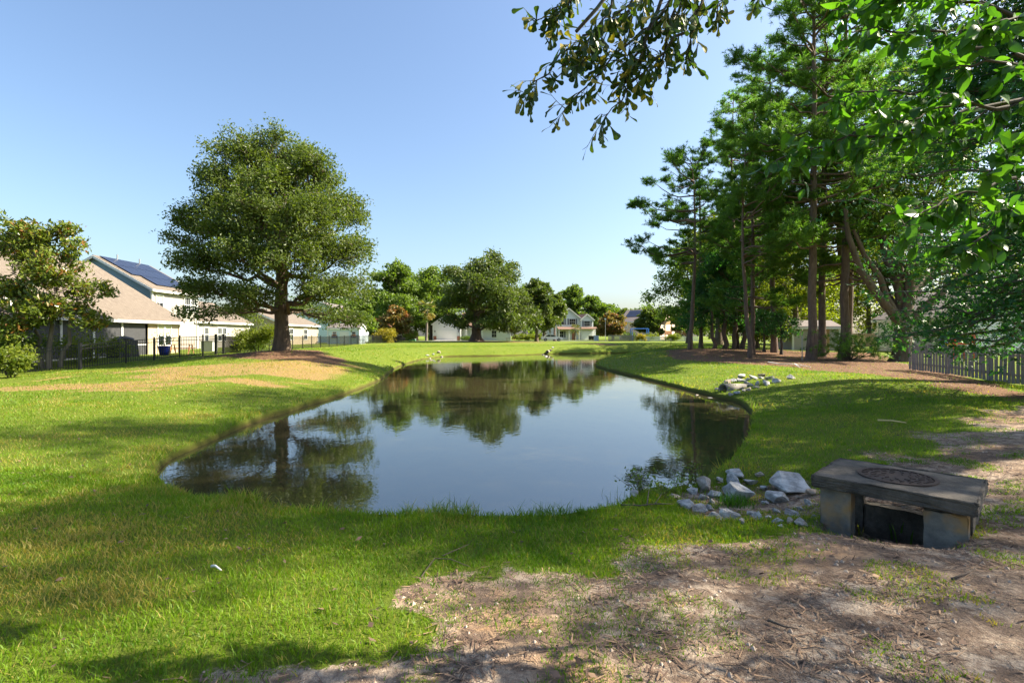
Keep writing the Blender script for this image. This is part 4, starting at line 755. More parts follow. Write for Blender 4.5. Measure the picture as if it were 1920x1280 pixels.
# two storey house with solar panels
h = House('solar_house', 'two storey house with blue grey gable and dark solar panels', -37.3, 49.2, 10, 6.6, .3, 5.6, 'y', .56, 'siding_pale', 'shingle_tan', gable='gable_blue_tone')  # gable ends get a bluer, darker tone than the side walls
h.window('+x', 46.9 - 49.2, 3.75, .85, 1.25, upper='blind'); h.window('+x', 50.9 - 49.2, 3.75, .8, 1.3, cols=3); h.window('+x', 51.9 - 49.2, 3.75, .8, 1.3, cols=3); h.window('+x', 48.2 - 49.2, .8, .9, 1.4)
sl = math.atan(.56); ca_, sa_ = math.cos(sl), math.sin(sl)
pm = MB().box(-.83, .83, -.5, .5, 0, .04).mesh('solar_panel', M['solar'])
for i in range(6):
    for j in range(3):
        if i == 0 and j == 2: continue
        q = 1.0 + j * 1.72; o = link('solar_panel', pm, h.roof); o.location = (q * ca_ + .09, -2.7 + i * 1.03, 5.6 + 5 * .56 + .14 - q * sa_ + .03); o.rotation_euler = (0, sl, 0)
for (q, y) in ((.3, -1.2), (.35, 1.6)): MB().tube([(q, y, 8.2), (q, y, 8.95)], .06, 8).build('roof_vent', M['metal_grey'], h.root)
MB().tube([(5.06, -3.25, -.2), (5.06, -3.25, 5.4)], .045, 8).build('downspout', M['trim_white'], h.root)
# third and fourth houses
h = House('pale_house', 'pale single storey house seen through the big oak, with paired windows', -37.6, 58.6, 9.6, 10.4, .3, 2.95, 'y', .5, 'siding_pale', 'shingle_tan')
for u in (54.9, 57.4, 58.3): h.window('+x', u - 58.6, .8, .75, 1.4, cols=3)
h = House('cream_house', 'sunlit cream house with tan roof right of the big oak trunk', -35, 73, 10, 12, .35, 2.9, 'y', .42, 'siding_cream', 'shingle_tan')
for u in (69.5, 74.3): h.window('+x', u - 73, .8, 1.2, 1.4, cols=3)
h = House('blue_gable_house', 'far house with a pale blue gable above the garden shed', -33.5, 96, 10, 11, .4, 4.6, 'y', .5, 'siding_pale_blue', 'shingle_grey'); h.window('-y', 2, 2.6, 1, 1.3)
h = House('garden_shed', 'pale blue garden shed with flower boxes under its windows', -23.7, 73.4, 4.4, 2.8, .38, 2.35, 'x', .42, 'siding_pale_blue', 'shingle_grey', cat='shed', oh=.15)
MB().box(-.5, .75, -1.45, -1.405, 0, 1.85).build('door', M['trim_white'], h.root)
for u in (-1.25, 1.45):
    h.window('-y', u, 1.3, .5, .5, cols=1); fb = MB().box(u - .35, u + .35, -1.65, -1.41, 1.0, 1.18).build('flower_box', M['pot_blue'], h.root); r = np.random.default_rng(int(u * 10) + 50)
    P = np.stack([r.uniform(u - .35, u + .35, 90), r.uniform(-1.68, -1.42, 90), r.uniform(1.17, 1.42, 90)], 1); V, Fq = quads(P, np.full(90, .1), r.normal(size=(90, 3)), .8, r); link('flowers', mesh('flowers', V, [Fq], M['leaf_rust'], attr=r.uniform(.6, 1, 90)), fb)
MB().hexa([(-.5, -2.3, -.3), (.75, -2.3, -.3), (-.5, -1.42, -.1), (.75, -1.42, -.1), (-.5, -2.3, -.27), (.75, -2.3, -.27), (-.5, -1.42, .0), (.75, -1.42, .0)]).build('ramp', M['concrete_pale'], h.root)
# white garage house beyond the pond
h = House('white_garage_house', 'white house with a double garage door and brown roof behind the live oak', -15.3, 124.5, 6.4, 9, .62, 3.9, 'y', .66, 'siding_white', 'shingle_brown'); h.garage('-y', 0, 4.8, 2.3)
for u in (-2.8, 2.8): h.fbox(MB(), '-y', u - .38, u + .38, .0, .06, -.3, 1.0).build('brick_base', M['brick_red'], h.root)
for u in (-2.75, 2.75): h.fbox(MB(), '-y', u - .09, u + .09, .02, .16, 1.9, 2.3).build('wall_lantern', M['dark_cover'], h.root)
m = MB().box(3.25, 15, -1.5, 6.5, -.4, 3.3); m.build('side_wall', M['siding_white'], h.root); h.gable_roof(3.3, 15, -2.4, 6.6, 3.3, 'x', .75, 'shingle_brown', .3)
for u in (4.4, 6.3, 8.2): MB().box(u - .13, u + .13, -2.35, -2.1, -.2, 3.2).build('porch_column', M['trim_white'], h.root)
for u in (7.3, 11): h.window('-y', u, .7, 1.1, 1.6, pos=-1.5)
# gabled two storey house
h = House('gabled_house', 'two storey house with twin white gables, dark shutters and a white garage', 13.2, 132.5, 6.0, 9, .6, 5.6, 'y', .78, 'siding_white', 'shingle_brown', rz=rad(12)); h.window('-y', 1.0, 3.9, 1.5, 1.4, cols=3, shutters=True); h.window('-y', -1.8, 3.9, 1.2, 1.4, shutters=True); h.window('-y', -1.9, .7, 1.2, 1.5, shutters=True)
MB().box(3.08, 6.4, -4.9, 4.3, -.4, 5.2).build('wing_wall', M['siding_white'], h.root); m = MB(); m.prism([(3.08, -4.9, 5.2), (6.4, -4.9, 5.2), (4.74, -4.9, 6.5)], (0, 9, 0)); m.build('wing_gable', M['siding_white'], h.root); h.gable_roof(3.08, 6.4, -4.9, 4.0, 5.2, 'y', .8, 'shingle_brown', .25)
h.window('-y', 4.74, 3.5, 1.5, 1.3, pos=-4.9, cols=3, shutters=True); h.garage('-y', 4.75, 2.7, 2.2, pos=-4.95, rows=4, cols=4)
MB().hexa([(3.0, -5.8, 2.75), (7.2, -5.8, 2.75), (3.0, -4.92, 3.15), (7.2, -4.92, 3.15), (3.0, -5.8, 2.85), (7.2, -5.8, 2.85), (3.0, -4.92, 3.3), (7.2, -4.92, 3.3)]).build('skirt_roof', M['shingle_brown'], h.root); MB().box(6.41, 7.1, -4.8, 3, -.4, 2.7).build('side_wall', M['siding_white'], h.root)
MB().hexa([(-3.1, -6.1, 2.6), (2.6, -6.1, 2.6), (-3.1, -4.52, 3.2), (2.6, -4.52, 3.2), (-3.1, -6.1, 2.72), (2.6, -6.1, 2.72), (-3.1, -4.52, 3.35), (2.6, -4.52, 3.35)]).build('porch_roof', M['shingle_brown'], h.root)
for u in (-2.9, -.3, 2.3): MB().box(u - .1, u + .1, -6.0, -5.8, -.2, 2.6).build('porch_column', M['trim_white'], h.root)
MB().box(.9, 1.9, -4.56, -4.51, 0, 2.1).build('door', M['brick_red'], h.root)
# tan house with grey roof, turned towards the right
h = House('grey_roof_house', 'tan house with grey solar roof behind the blue swing frame', 36.2, 137, 11, 10, .6, 4.9, 'x', .62, 'siding_tan', 'shingle_grey', rz=rad(-38)); h.window('-y', -4, 3.0, 1.3, 1.5); h.window('-y', 0, 3.0, 1.3, 1.5); h.window('+x', -2.5, 3, 1, 1.5)
pm2 = MB().box(-.5, .5, -.83, .83, 0, .04).mesh('solar_panel', M['solar']); sl2 = math.atan(.62)
for i in range(9):
    for j in range(2): q = 1.3 + j * 1.72; o = link('solar_panel', pm2, h.roof); o.location = (-4.2 + i * 1.03, -q * math.cos(sl2), 4.9 + 5 * .62 + .17 - q * math.sin(sl2)); o.rotation_euler = (sl2, 0, 0)
# buildings behind the grove on the right
h = House('small_shed', 'small pale shed standing behind the pine row', 27.6, 48, 4.2, 3, tz(27.6, 48), 2.1, 'x', .35, 'siding_pale', 'shingle_grey', cat='shed', oh=.2); MB().box(.2, 1.2, -1.55, -1.505, 0, 1.9).build('door', M['fence_tan_wood'], h.root)
h = House('pale_blue_house', 'pale clapboard house wall behind the picket fence and red toy', 38.5, 43.5, 9, 8, tz(36, 42), 2.9, 'y', .5, 'siding_white', 'shingle_grey', rz=rad(8)); h.window('-y', 1, .8, 1, 1.4)
# ------------------------------------------------------------------ street, driveway
def strip(name, pts, mat, dz):
    P = np.array(pts, float); n = len(P); V = np.column_stack([P, terrain(P[:, 0], P[:, 1]) + dz]); return tag(link(name, mesh(name, V, [np.array([[i, i + 1, n - 2 - i, n - 1 - i]]) for i in range(n // 2 - 1)], M[mat])), kind='structure')
xs = np.arange(-70, 71, 3.5); strip('street', [(x, 107.5) for x in xs] + [(x, 114) for x in xs[::-1]], 'asphalt', .03)
strip('driveway', [(-17.9, 114.1), (-17.8, 116), (-17.7, 119.9), (-12.9, 119.9), (-12.5, 116), (-12.2, 114.1)][:3] + [(-12.9, 119.9), (-12.5, 116), (-12.2, 114.1)], 'concrete_pale', .04)
# ------------------------------------------------------------------ black metal fence along the back gardens
FP = np.array([(-33, 24.0), (-24.6, 24.9), (-21.6, 25.6), (-20.8, 27.6), (-20.2, 28.9), (-19.6, 30.2), (-19.2, 31.8), (-19.2, 33.2), (-19.45, 34.5), (-20.7, 39), (-21.2, 55), (-20.8, 75), (-21.8, 112)])
sg_ = np.linalg.norm(np.diff(FP, axis=0), axis=1); cu = np.r_[0, np.cumsum(sg_)]; FL = cu[-1]; fpt = lambda s: np.stack([np.interp(s, cu, FP[:, 0]), np.interp(s, cu, FP[:, 1])], -1)
fence = thing('metal_fence', 'long black metal picket fence along the back gardens', 'fence', (FP[2][0], FP[2][1], 0)); fo = np.array([FP[2][0], FP[2][1], 0])
post_s = np.unique(np.concatenate([np.arange(0, cu[1], 2.4), cu[1:10], np.linspace(cu[9], FL, int((FL - cu[9]) / 2.4))]).round(3)); pp = fpt(post_s); pz = terrain(pp[:, 0], pp[:, 1]); pb = MB().box(-.032, .032, -.032, .032, -.2, 1.29).box(-.04, .04, -.04, .04, 1.29, 1.32).mesh('post', M['fence_black']); pbig = MB().box(-.06, .06, -.06, .06, -.2, 1.34).mesh('post', M['fence_black'])
for i, (p, z) in enumerate(zip(pp, pz)): o = link('post', pbig if abs(post_s[i] - cu[2]) < .1 or abs(post_s[i] - cu[7]) < .1 or abs(post_s[i] - cu[8]) < .1 else pb, fence); o.location = (p[0] - fo[0], p[1] - fo[1], z)
for i in range(len(pp) - 1):
    a = np.array([*pp[i], pz[i]]) - fo; b = np.array([*pp[i + 1], pz[i + 1]]) - fo; m = MB()
    for hz in (.12, 1.02, 1.2): m.bar(a + (0, 0, hz), b + (0, 0, hz), .026, .034)
    m.build('rail', M['fence_black'], fence)
ps = np.arange(0, FL, .115); P2 = fpt(ps); Zp = np.interp(ps, post_s, pz); kb = MB().box(-.009, .009, -.009, .009, .06, 1.2).mesh('picket', M['fence_black'])
vis = np.where(np.abs(P2[:, 0]) < P2[:, 1] * 1.03)[0]; single = set(vis[:300].tolist()); rest = MB()
for i in range(len(ps)):
    if i in single: o = link('picket', kb, fence); o.location = (P2[i, 0] - fo[0], P2[i, 1] - fo[1], Zp[i])
    elif P2[i, 1] > 20 and i > vis[0]: x, y, z = P2[i, 0] - fo[0], P2[i, 1] - fo[1], Zp[i]; rest.box(x - .009, x + .009, y - .009, y + .009, z + .06, z + 1.2)
o = rest.build('far_pickets', M['fence_black'], fence); o['kind'] = 'stuff'
# grey board fence on the right
gf = thing('picket_fence', 'weathered grey wooden picket fence under the dark star leaved tree', 'fence', (18.3, 23.5, 0)); A0, A1 = np.array([18.3, 23.5]), np.array([15.6, 11.2]); Lg = np.linalg.norm(A1 - A0); ga = math.atan2(*(A1 - A0)[::-1]); kb = [MB().box(-.07, .07, -.011, .011, .04, hh).mesh('picket', M['fence_grey_wood']) for hh in (1.17, 1.2, 1.22)]; r = np.random.default_rng(9)
n = int(Lg / .2); tt = np.linspace(0, 1, n); Pg = A0 + (A1 - A0) * tt[:, None]; Zg = terrain(Pg[:, 0], Pg[:, 1])
for i in range(n): o = link('picket', kb[i % 3], gf); o.location = (Pg[i, 0] - 18.3 - .03, Pg[i, 1] - 23.5, Zg[i] + r.normal(0, .008)); o.rotation_euler = (r.normal(0, .012), r.normal(0, .02), ga + r.normal(0, .03))
for hz in (.32, .98):
    m = MB()
    for i in range(0, n - 4, 4): m.bar((Pg[i, 0] - 18.25, Pg[i, 1] - 23.5, Zg[i] + hz), (Pg[i + 4, 0] - 18.25, Pg[i + 4, 1] - 23.5, Zg[i + 4] + hz), .035, .085)
    m.build('rail', M['fence_grey_wood'], gf)
for i in range(0, n, 12): MB().box(Pg[i, 0] - 18.2, Pg[i, 0] - 18.11, Pg[i, 1] - 23.55, Pg[i, 1] - 23.45, Zg[i] - .2, Zg[i] + 1.15).build('post', M['fence_grey_wood'], gf)
def board_fence(label, x0, x1, y, h, mat, w, name='board_fence', gap=.03, group=None):
    f = thing(name, label, 'fence', (x0, y, tz((x0 + x1) / 2, y))); kb = MB().box(-w / 2 + gap / 2, w / 2 - gap / 2, -.012, .012, 0, h).mesh('board', M[mat])
    for i in range(min(300, int((x1 - x0) / w))): o = link('board', kb, f); o.location = (i * w, 0, 0)
    for hz in (.25, h - .25): MB().box(0, x1 - x0, .013, .06, hz, hz + .09).build('rail', M[mat], f)
board_fence('tan board fence in the sun behind the big forked oak', 38, 47.5, 59, 1.5, 'fence_tan_wood', .16)
board_fence('white picket fence in front of the wooden play forts', 26, 38, 104, 1.0, 'trim_white', .22, 'white_fence', .09)
board_fence('short tan fence panel by the palm', -22.4, -20.4, 112, 1.6, 'fence_tan_wood', .2)
board_fence('dark grey fence left of the blue swing frame', 20, 25.5, 106, 1.3, 'fence_grey_wood', .2, 'dark_fence', .05)
# ------------------------------------------------------------------ drain box, cover, rocks, pipe
bz = .09; db = thing('drain_box', 'old concrete drain box with a dark weathered slab and open sides', 'drain', (*BOXC, 0), math.atan2(BU[1], BU[0]))
def rough_box(x0, x1, y0, y1, z0, z1, n, amp, seed):
    import bmesh
    bm = bmesh.new(); bmesh.ops.create_cube(bm, size=1); bmesh.ops.bevel(bm, geom=bm.edges[:], offset=.02, segments=1, affect='EDGES'); bmesh.ops.subdivide_edges(bm, edges=bm.edges[:], cuts=n, use_grid_fill=True); r = np.random.default_rng(seed)
    for v in bm.verts: v.co = Vector((x0 + (v.co.x + .5) * (x1 - x0), y0 + (v.co.y + .5) * (y1 - y0), z0 + (v.co.z + .5) * (z1 - z0))) + Vector(r.normal(0, amp, 3))
    me = bpy.data.meshes.new('block'); bm.to_mesh(me); bm.free(); return me
link('slab', rough_box(-.62, .62, -.52, .52, bz + .015, bz + .125, 9, .004, 1), db, M['concrete_old'])
for i, (a, b, c, d, e, f, mt, nm) in enumerate(((-.56, -.30, -.43, -.27, -.6, bz + .012, 'concrete_stained', 'pillar'), (.25, .55, -.42, -.28, -.6, bz - .03, 'concrete_stained', 'broken_wall'), (.45, .57, -.31, .34, -.6, bz - .005, 'concrete_old', 'side_wall'), (-.57, -.36, .34, .46, -.6, bz - .005, 'concrete_old', 'pillar'), (-.35, .30, .34, .46, -.6, -.2, 'concrete_old', 'sill'), (.31, .57, .35, .46, -.6, bz - .005, 'concrete_old', 'pillar'))):
    link(nm, rough_box(a, b, c, d, e, f, 4, .004, 10 + i), db, M[mt])
mc = thing('manhole_cover', 'rusty round iron cover set in the concrete slab', 'manhole cover', (BOXC[0], BOXC[1] + .01, bz + .121), .3); R = .325
def disc(r0, r1, z0, z1, k=48):
    m = MB(); V = [(r_ * math.cos(a), r_ * math.sin(a), z) for r_, z in ((r0, z0), (r1, z0), (r1, z1), (r0, z1)) for a in np.linspace(0, 2 * np.pi, k, endpoint=False)]; m.add(V, [[(i % 4) * k + j, (i % 4) * k + (j + 1) % k, ((i + 1) % 4) * k + (j + 1) % k, ((i + 1) % 4) * k + j] for i in range(4) for j in range(k)]); return m
disc(.001, R * .86, 0, .010).build('plate', M['rust_iron'], mc); disc(R * .89, R, -.002, .018).build('rim', M['rust_iron'], mc); m = MB()
for rr in (.1, .17, .24):
    k = int(rr * 95)
    for j in range(k): a = 2 * np.pi * j / k + rr * 9; m.bar((rr * math.cos(a), rr * math.sin(a), .014), ((rr + .045) * math.cos(a + .12), (rr + .045) * math.sin(a + .12), .014), .016, .006)
m.build('raised_pattern', M['rust_iron'], mc)['kind'] = 'stuff'
def rock_mesh(seed):
    import bmesh
    r = np.random.default_rng(seed); bm = bmesh.new(); P = unit(r.normal(size=(15, 3))) * np.array([.5, .5 * r.uniform(.6, .95), .5 * r.uniform(.5, .75)]) * r.uniform(.82, 1.08, (15, 1))
    for p in P: bm.verts.new(p)
    bmesh.ops.convex_hull(bm, input=bm.verts[:]); bmesh.ops.delete(bm, geom=[v for v in bm.verts if not v.link_faces], context='VERTS'); bmesh.ops.bevel(bm, geom=bm.edges[:], offset=.02, segments=1, affect='EDGES'); bmesh.ops.triangulate(bm, faces=bm.faces[:]); bmesh.ops.subdivide_edges(bm, edges=[e for e in bm.edges if e.calc_length() > .16], cuts=1)
    for v in bm.verts: v.co += Vector(r.normal(0, .008, 3))
    me = bpy.data.meshes.new('rock'); bm.to_mesh(me); bm.free(); me.materials.append(M['rock']); return me
RM = [rock_mesh(500 + i) for i in range(8)]; rr_ = np.random.default_rng(77)
def rocks(L, z, label, group, special={}):
    for i, (px, py, w) in enumerate(L):
        x, y = hit(px, py + w * .25); s = w * y / F * 1.2; o = link('rock', RM[rr_.integers(8)]); o.location = (x, y, max(tz(x, y), ZW - .1) + s * .15); o.scale = (s, s * rr_.uniform(.8, 1.1), s * rr_.uniform(.75, 1.0)); o.rotation_euler = (rr_.normal(0, .2), rr_.normal(0, .2), rr_.uniform(0, 6.28)); tag(o, special.get(i) or (label(px, py) if callable(label) else label), 'rock', group)
rocks([(1378, 884, 36), (1322, 904, 48), (1350, 897, 20), (1375, 899, 31), (1408, 900, 25), (1382, 915, 66), (1482, 901, 66), (1456, 928, 40), (1522, 920, 26), (1282, 898, 27), (1283, 938, 40), (1310, 948, 29), (1330, 948, 19), (1369, 959, 46), (1338, 958, 22), (1485, 954, 33), (1458, 975, 23), (1481, 974, 21), (1502, 978, 23), (1417, 965, 29), (1413, 955, 25), (1318, 925, 21), (1341, 921, 25), (1189, 922, 26), (1207, 915, 20), (1172, 913, 10), (1456, 952, 18), (1527, 965, 14), (1498, 931, 12), (1287, 884, 11), (1435, 940, 14), (1395, 935, 13), (1465, 985, 12), (1300, 915, 22), (1335, 935, 18), (1362, 932, 16), (1432, 912, 20), (1500, 950, 16), (1440, 968, 16), (1392, 975, 18), (1352, 968, 15), (1515, 940, 18), (1265, 925, 20), (1425, 888, 18), (1245, 912, 14)],
      -.36, lambda px, py: 'riprap stone at the water edge beside the leafy weeds' if px < 1330 and py < 945 else 'small riprap stone along the bare soil edge of the gully' if py > 944 else 'riprap stone lying between the gully and the drain box' if px > 1430 else 'angular pale riprap stone in the middle of the gully', 'riprap stones near the drain box', {6: 'large pale rock nearest the drain box slab', 5: 'long brown rock in the middle of the near riprap', 1: 'big tilted rock at the water end of the near riprap'})
rocks([(1390, 704, 17), (1389, 711, 16), (1403, 710, 13), (1411, 705, 16), (1417, 709, 10), (1429, 702, 14), (1427, 707, 11), (1443, 707, 17), (1455, 713, 17), (1421, 718, 16), (1437, 716, 17), (1408, 721, 12), (1375, 712, 12), (1364, 715, 16), (1391, 727, 11), (1395, 731, 10), (1383, 735, 14), (1370, 739, 11), (1404, 729, 13), (1345, 728, 9), (1307, 737, 14), (1319, 734, 10), (1331, 742, 13), (1354, 745, 13), (1315, 741, 13), (1437, 721, 8), (1483, 706, 15), (1418, 725, 12), (1400, 716, 12)],
      -.2, 'white grey riprap stone piled round the concrete pipe', 'riprap stones round the pipe')
rocks([(802, 656, 7), (809, 659, 8), (816, 661, 8), (823, 664, 9), (828, 667, 8), (812, 666, 7), (806, 662, 6)], -.1, 'pale stone in the small rock chute on the far left bank', 'stones in the far rock chute')
rocks([(1018, 652, 6), (1024, 654, 7), (1032, 661, 7), (1037, 659, 6)], -.1, 'stone beside the dark pipe end on the far bank', 'stones at the far pipe')
def pipe(label, x, y, z, ang, R, L, tilt=0):
    p = thing('concrete_pipe', label, 'pipe', (x, y, z), ang); m = disc(R * .78, R, 0, L, 28); o = m.build('barrel', M['concrete_grey'], p, True); o.rotation_euler = (0, rad(90) - tilt, 0); o = disc(.001, R * .77, L * .55, L * .56, 20).build('bore_shade', M['dark_cover'], p); o.rotation_euler = (0, rad(90) - tilt, 0)  # near-black disc inside the bore stands in for its shade
px_, py_ = hit(1361, 733); pipe('concrete drain pipe end among white stones on the right bank', px_ - .1, py_, tz(px_, py_) + .06, rad(28), .2, 1.2, -.05)
px_, py_ = gp(1026, 661, -.3); pipe('dark pipe end at the far bank', px_, py_, -.2, rad(80), .17, 1.6)
def sticks(label, segs, mat, cat='stick', name='fallen_stick', r0=.008):
    P0 = segs[0][0]; m = MB()
    for s in segs:
        Q = []
        for (px, py, up) in s: x, y = hit(px, py); Q.append((x, y, tz(x, y) + up))
        m.tube(Q, np.linspace(r0, r0 * .45, len(Q)), 6)
    V = np.array(m.V); c = V.mean(0); c[2] = V[:, 2].min(); m.V = [tuple(v - c) for v in V]; o = m.build(name, M[mat], None, True); o.location = c; tag(o, label, cat)
sticks('dark forked branch lying on the grass at the near shore', [[(1165, 950, .03), (1200, 955, .05), (1228, 953, .06), (1240, 945, .12)], [(1228, 953, .06), (1262, 950, .05)], [(1213, 954, .05), (1217, 938, .14)]], 'stick')
sticks('thin forked twig on the grass left of the bare soil', [[(790, 1085, .02), (815, 1055, .04), (845, 1059, .05), (880, 1066, .02)], [(830, 1050, .04), (880, 1030, .05)]], 'stick', r0=.005)
sticks('pale yellow stick lying on the right lawn', [[(1646, 792, .05), (1672, 794, .06), (1699, 797, .05)]], 'stick_pale', r0=.022)
sticks('dark twig on the bare soil below the drain box', [[(1440, 1168, .02), (1470, 1180, .02), (1496, 1184, .02)]], 'stick', r0=.008); sticks('short dark stick on the bare soil to the right', [[(1785, 1090, .02), (1812, 1080, .02), (1826, 1074, .03)]], 'stick', r0=.008)
sticks('bleached fallen branch on the pine straw', [[(1440, 681, .06), (1462, 686, .1), (1490, 686, .1), (1520, 690, .05)], [(1490, 686, .1), (1500, 691, .05)]], 'litter_white', r0=.03)
sticks('white scrap of litter on the left lawn', [[(397, 1068, .03), (404, 1071, .045), (415, 1076, .03)]], 'litter_white', 'litter', 'litter_scrap', .011)
# weeds
def weed(label, px, py, z, n, h, w, seed, mat='leaf_sunny', lean=.35, spread=.06, name='weed'):
    r = np.random.default_rng(seed); x, y = hit(px, py); b = np.array([x, y, max(tz(x, y), ZW)]); m = np.zeros((n, 3)); m[:, :2] = r.normal(0, spread, (n, 2)); V, Q, T3, tn = blades(m, h * r.uniform(.5, 1.1, n), np.full(n, w), r.uniform(0, lean, n), r.random(n), True); o = link(name, mesh(name, V, [Q, T3], M[mat], attr=np.concatenate([tn, tn]))); o.location = b; tag(o, label, 'plant', kind='stuff' if n > 5 else None)
weed('upright green weed blades growing out of the drain box opening', 1700, 1000, -.2, 9, .2, .02, 1, 'leaf_near', .3, .16); weed('pair of yellowish weed blades at the stained pillar foot', 1608, 985, -.25, 4, .2, .02, 2, 'leaf_sunny', .5, .03)
weed('tall thin grass stalks at the near shore', 850, 952, -.35, 16, .16, .006, 3, 'leaf_wood', .6, .09); weed('thick green grass clump between the near riprap stones', 1376, 945, -.35, 260, .16, .008, 4, 'leaf_near', .6, .1); weed('few grass stalks at the shore beside the forked branch', 1150, 935, -.35, 10, .18, .006, 5, 'leaf_wood', .7, .12)
def leafy(label, px, py, z, n, h, sp, seed):
    r = np.random.default_rng(seed); x, y = hit(px, py); b = (x, y, max(tz(x, y), ZW)); o = thing('leafy_weed', label, 'plant', b); P = np.stack([r.normal(0, sp, n), r.normal(0, sp, n), r.uniform(.02, h, n)], 1); V, Fq = quads(P, r.uniform(.03, .06, n), r.normal(size=(n, 3)), .6, r); link('leaves', mesh('leaves', V, [Fq], M['leaf_wood'], attr=r.random(n)), o); V, Fc = tubes([(np.array([[0, 0, -.05], p * .5, p]), np.array([.004, .003, .002]), 3) for p in P[::6]]); link('stem', mesh('stem', V, [Fc], M['bark_twig']), o)
leafy('leafy weed standing in the water by the near riprap', 1200, 925, ZW, 110, .34, .11, 6); leafy('low leafy weed between the shore grass and the near riprap', 1245, 932, -.42, 110, .2, .13, 7); leafy('small weed behind the big tilted rock', 1300, 893, ZW, 60, .18, .08, 8); leafy('green creeper in the drain box opening', 1712, 985, -.2, 60, .26, .05, 9); leafy('green weeds at the concrete pipe mouth', 1350, 740, -.35, 120, .4, .25, 10)
# ------------------------------------------------------------------ far things
cx_, cy_ = 8.6, 110.5; car = thing('parked_car', 'white sedan parked on the street beside the hedge', 'car', (cx_, cy_, tz(cx_, cy_) + .03)); prof = [(-2.3, .35), (2.35, .35), (2.35, .62), (2.2, .8), (1.1, .93), (.35, 1.38), (-.95, 1.42), (-1.75, .98), (-2.3, .9)]
m = MB(); m.prism([(x, -.88, z) for x, z in prof], (0, 1.76, 0)); m.build('body', M['car_paint'], car)
for poly in ([(.95, .95), (.3, 1.31), (-.28, 1.34), (-.28, .95)], [(-.36, .95), (-.36, 1.34), (-.92, 1.35), (-1.5, .97)]): MB().prism([(x, -.9, z) for x, z in poly], (0, 1.8, 0)).build('window', M['glass_dark'], car)
for x in (-1.4, 1.45):
    for y in (-.78, .78): m = MB(); m.tube([(x, y - .11, .33), (x, y + .11, .33)], .33, 18); wo = m.build('wheel', M['rubber'], car); m = MB(); m.tube([(x, y - .12, .33), (x, y + .12, .33)], .2, 14); m.build('rim', M['metal_grey'], wo)
for y in (-.6, .6): MB().box(2.3, 2.37, y - .18, y + .18, .62, .74).build('headlight', M['glass_dark'], car)
def at_ground(name, label, cat, px, d, rz=0, group=None): x = (px - 960) / F * d; return thing(name, label, cat, (x, d, tz(x, d)), rz, group)
o = at_ground('picnic_table', 'brown wooden picnic table under the live oak', 'picnic table', 957, 95)
for i in range(5): MB().box(-.9, .9, -.36 + i * .15, -.22 + i * .15, .72, .76).build('top_board', M['wood_play'], o)
for s in (-1, 1): MB().box(-.9, .9, s * .72 - .13, s * .72 + .13, .43, .47).build('bench', M['wood_play'], o); [MB().bar((q, s * .66, 0), (q, s * .2, .72), .05, .1).build('leg', M['wood_play'], o) for q in (-.65, .65)]
for q in (-.65, .65): MB().bar((q, -.7, .42), (q, .7, .42), .05, .1).build('brace', M['wood_play'], o)
o = at_ground('swing_frame', 'blue metal monkey bar frame in the far garden', 'play frame', 1199, 107)
for x in (-1.7, 1.7):
    for y in (-.7, .7): MB().tube([(x, y, 0), (x, y, 2.6)], .09, 8).build('post', M['plastic_blue'], o)
for y in (-.7, .7): MB().tube([(-1.7, y, 2.6), (1.7, y, 2.6)], .07, 8).build('beam', M['plastic_blue'], o)
for x in np.linspace(-1.4, 1.4, 7): MB().tube([(x, -.7, 2.55), (x, .7, 2.55)], .03, 6).build('rung', M['metal_grey'], o)
def fort(label, px, d, h, rz, slide):
    o = at_ground('play_fort', label, 'playhouse', px, d, rz, 'wooden play forts')
    for x in (-.9, .9):
        for y in (-.9, .9): MB().box(x - .07, x + .07, y - .07, y + .07, 0, h - 1.0).build('post', M['wood_play'], o)
    MB().box(-1, 1, -1, 1, 1.4, 1.5).build('deck', M['wood_play'], o)
    for i in range(10): MB().box(-1 + i * .2, -1 + i * .2 + .15, -1.03, -.98, 1.5, 2.2).build('rail_board', M['wood_play'], o)
    MB().prism([(-1.15, -1.1, h - 1.05), (1.15, -1.1, h - 1.05), (0, -1.1, h)], (0, 2.2, 0)).build('roof', M['fence_tan_wood'] if slide else M['wood_play'], o)
    if slide: MB().hexa([(1.0, -.3, 1.35), (3.4, -.3, .1), (1.0, .3, 1.35), (3.4, .3, .1), (1.0, -.3, 1.5), (3.4, -.3, .25), (1.0, .3, 1.5), (3.4, .3, .25)]).build('slide', M['plastic_yellow'], o); [MB().bar((1.0, s * .32, 1.55), (3.4, s * .32, .3), .05, .22).build('slide_side', M['plastic_yellow'], o) for s in (-1, 1)]
fort('taller wooden play fort with a yellow slide', 1247, 110, 4.6, .5, True); fort('lower wooden play fort with a brown roof', 1277, 112, 4.2, -.4, False)
for i, (px, d, w, h, lf) in enumerate(((1203, 104.5, 22, 14, 'leaf_yellow'), (1222, 105, 26, 18, 'leaf_sunny'), (1262, 103, 26, 16, 'leaf_sunny'), (1180, 108, 30, 20, 'leaf_wood'))):
    shrub(('yellowish', 'light green', 'feathery green', 'dark green')[i] + ' garden shrub ' + ('in front of the blue frame', 'right of the blue frame', 'below the wooden play forts', 'left of the blue frame')[i], px, 640, d, w, h, lf, 90 + i, 'shrubs in the far garden', 60, 26, .22)
o = at_ground('light_pole', 'thin grey light pole in front of the crape myrtle', 'light pole', 1135, 111); MB().tube([(0, 0, 0), (0, 0, 4.6)], np.array([.06, .04]), 8).build('pole', M['metal_grey'], o); MB().box(-.16, .16, -.16, .16, 4.6, 4.95).build('lantern', M['trim_white'], o)
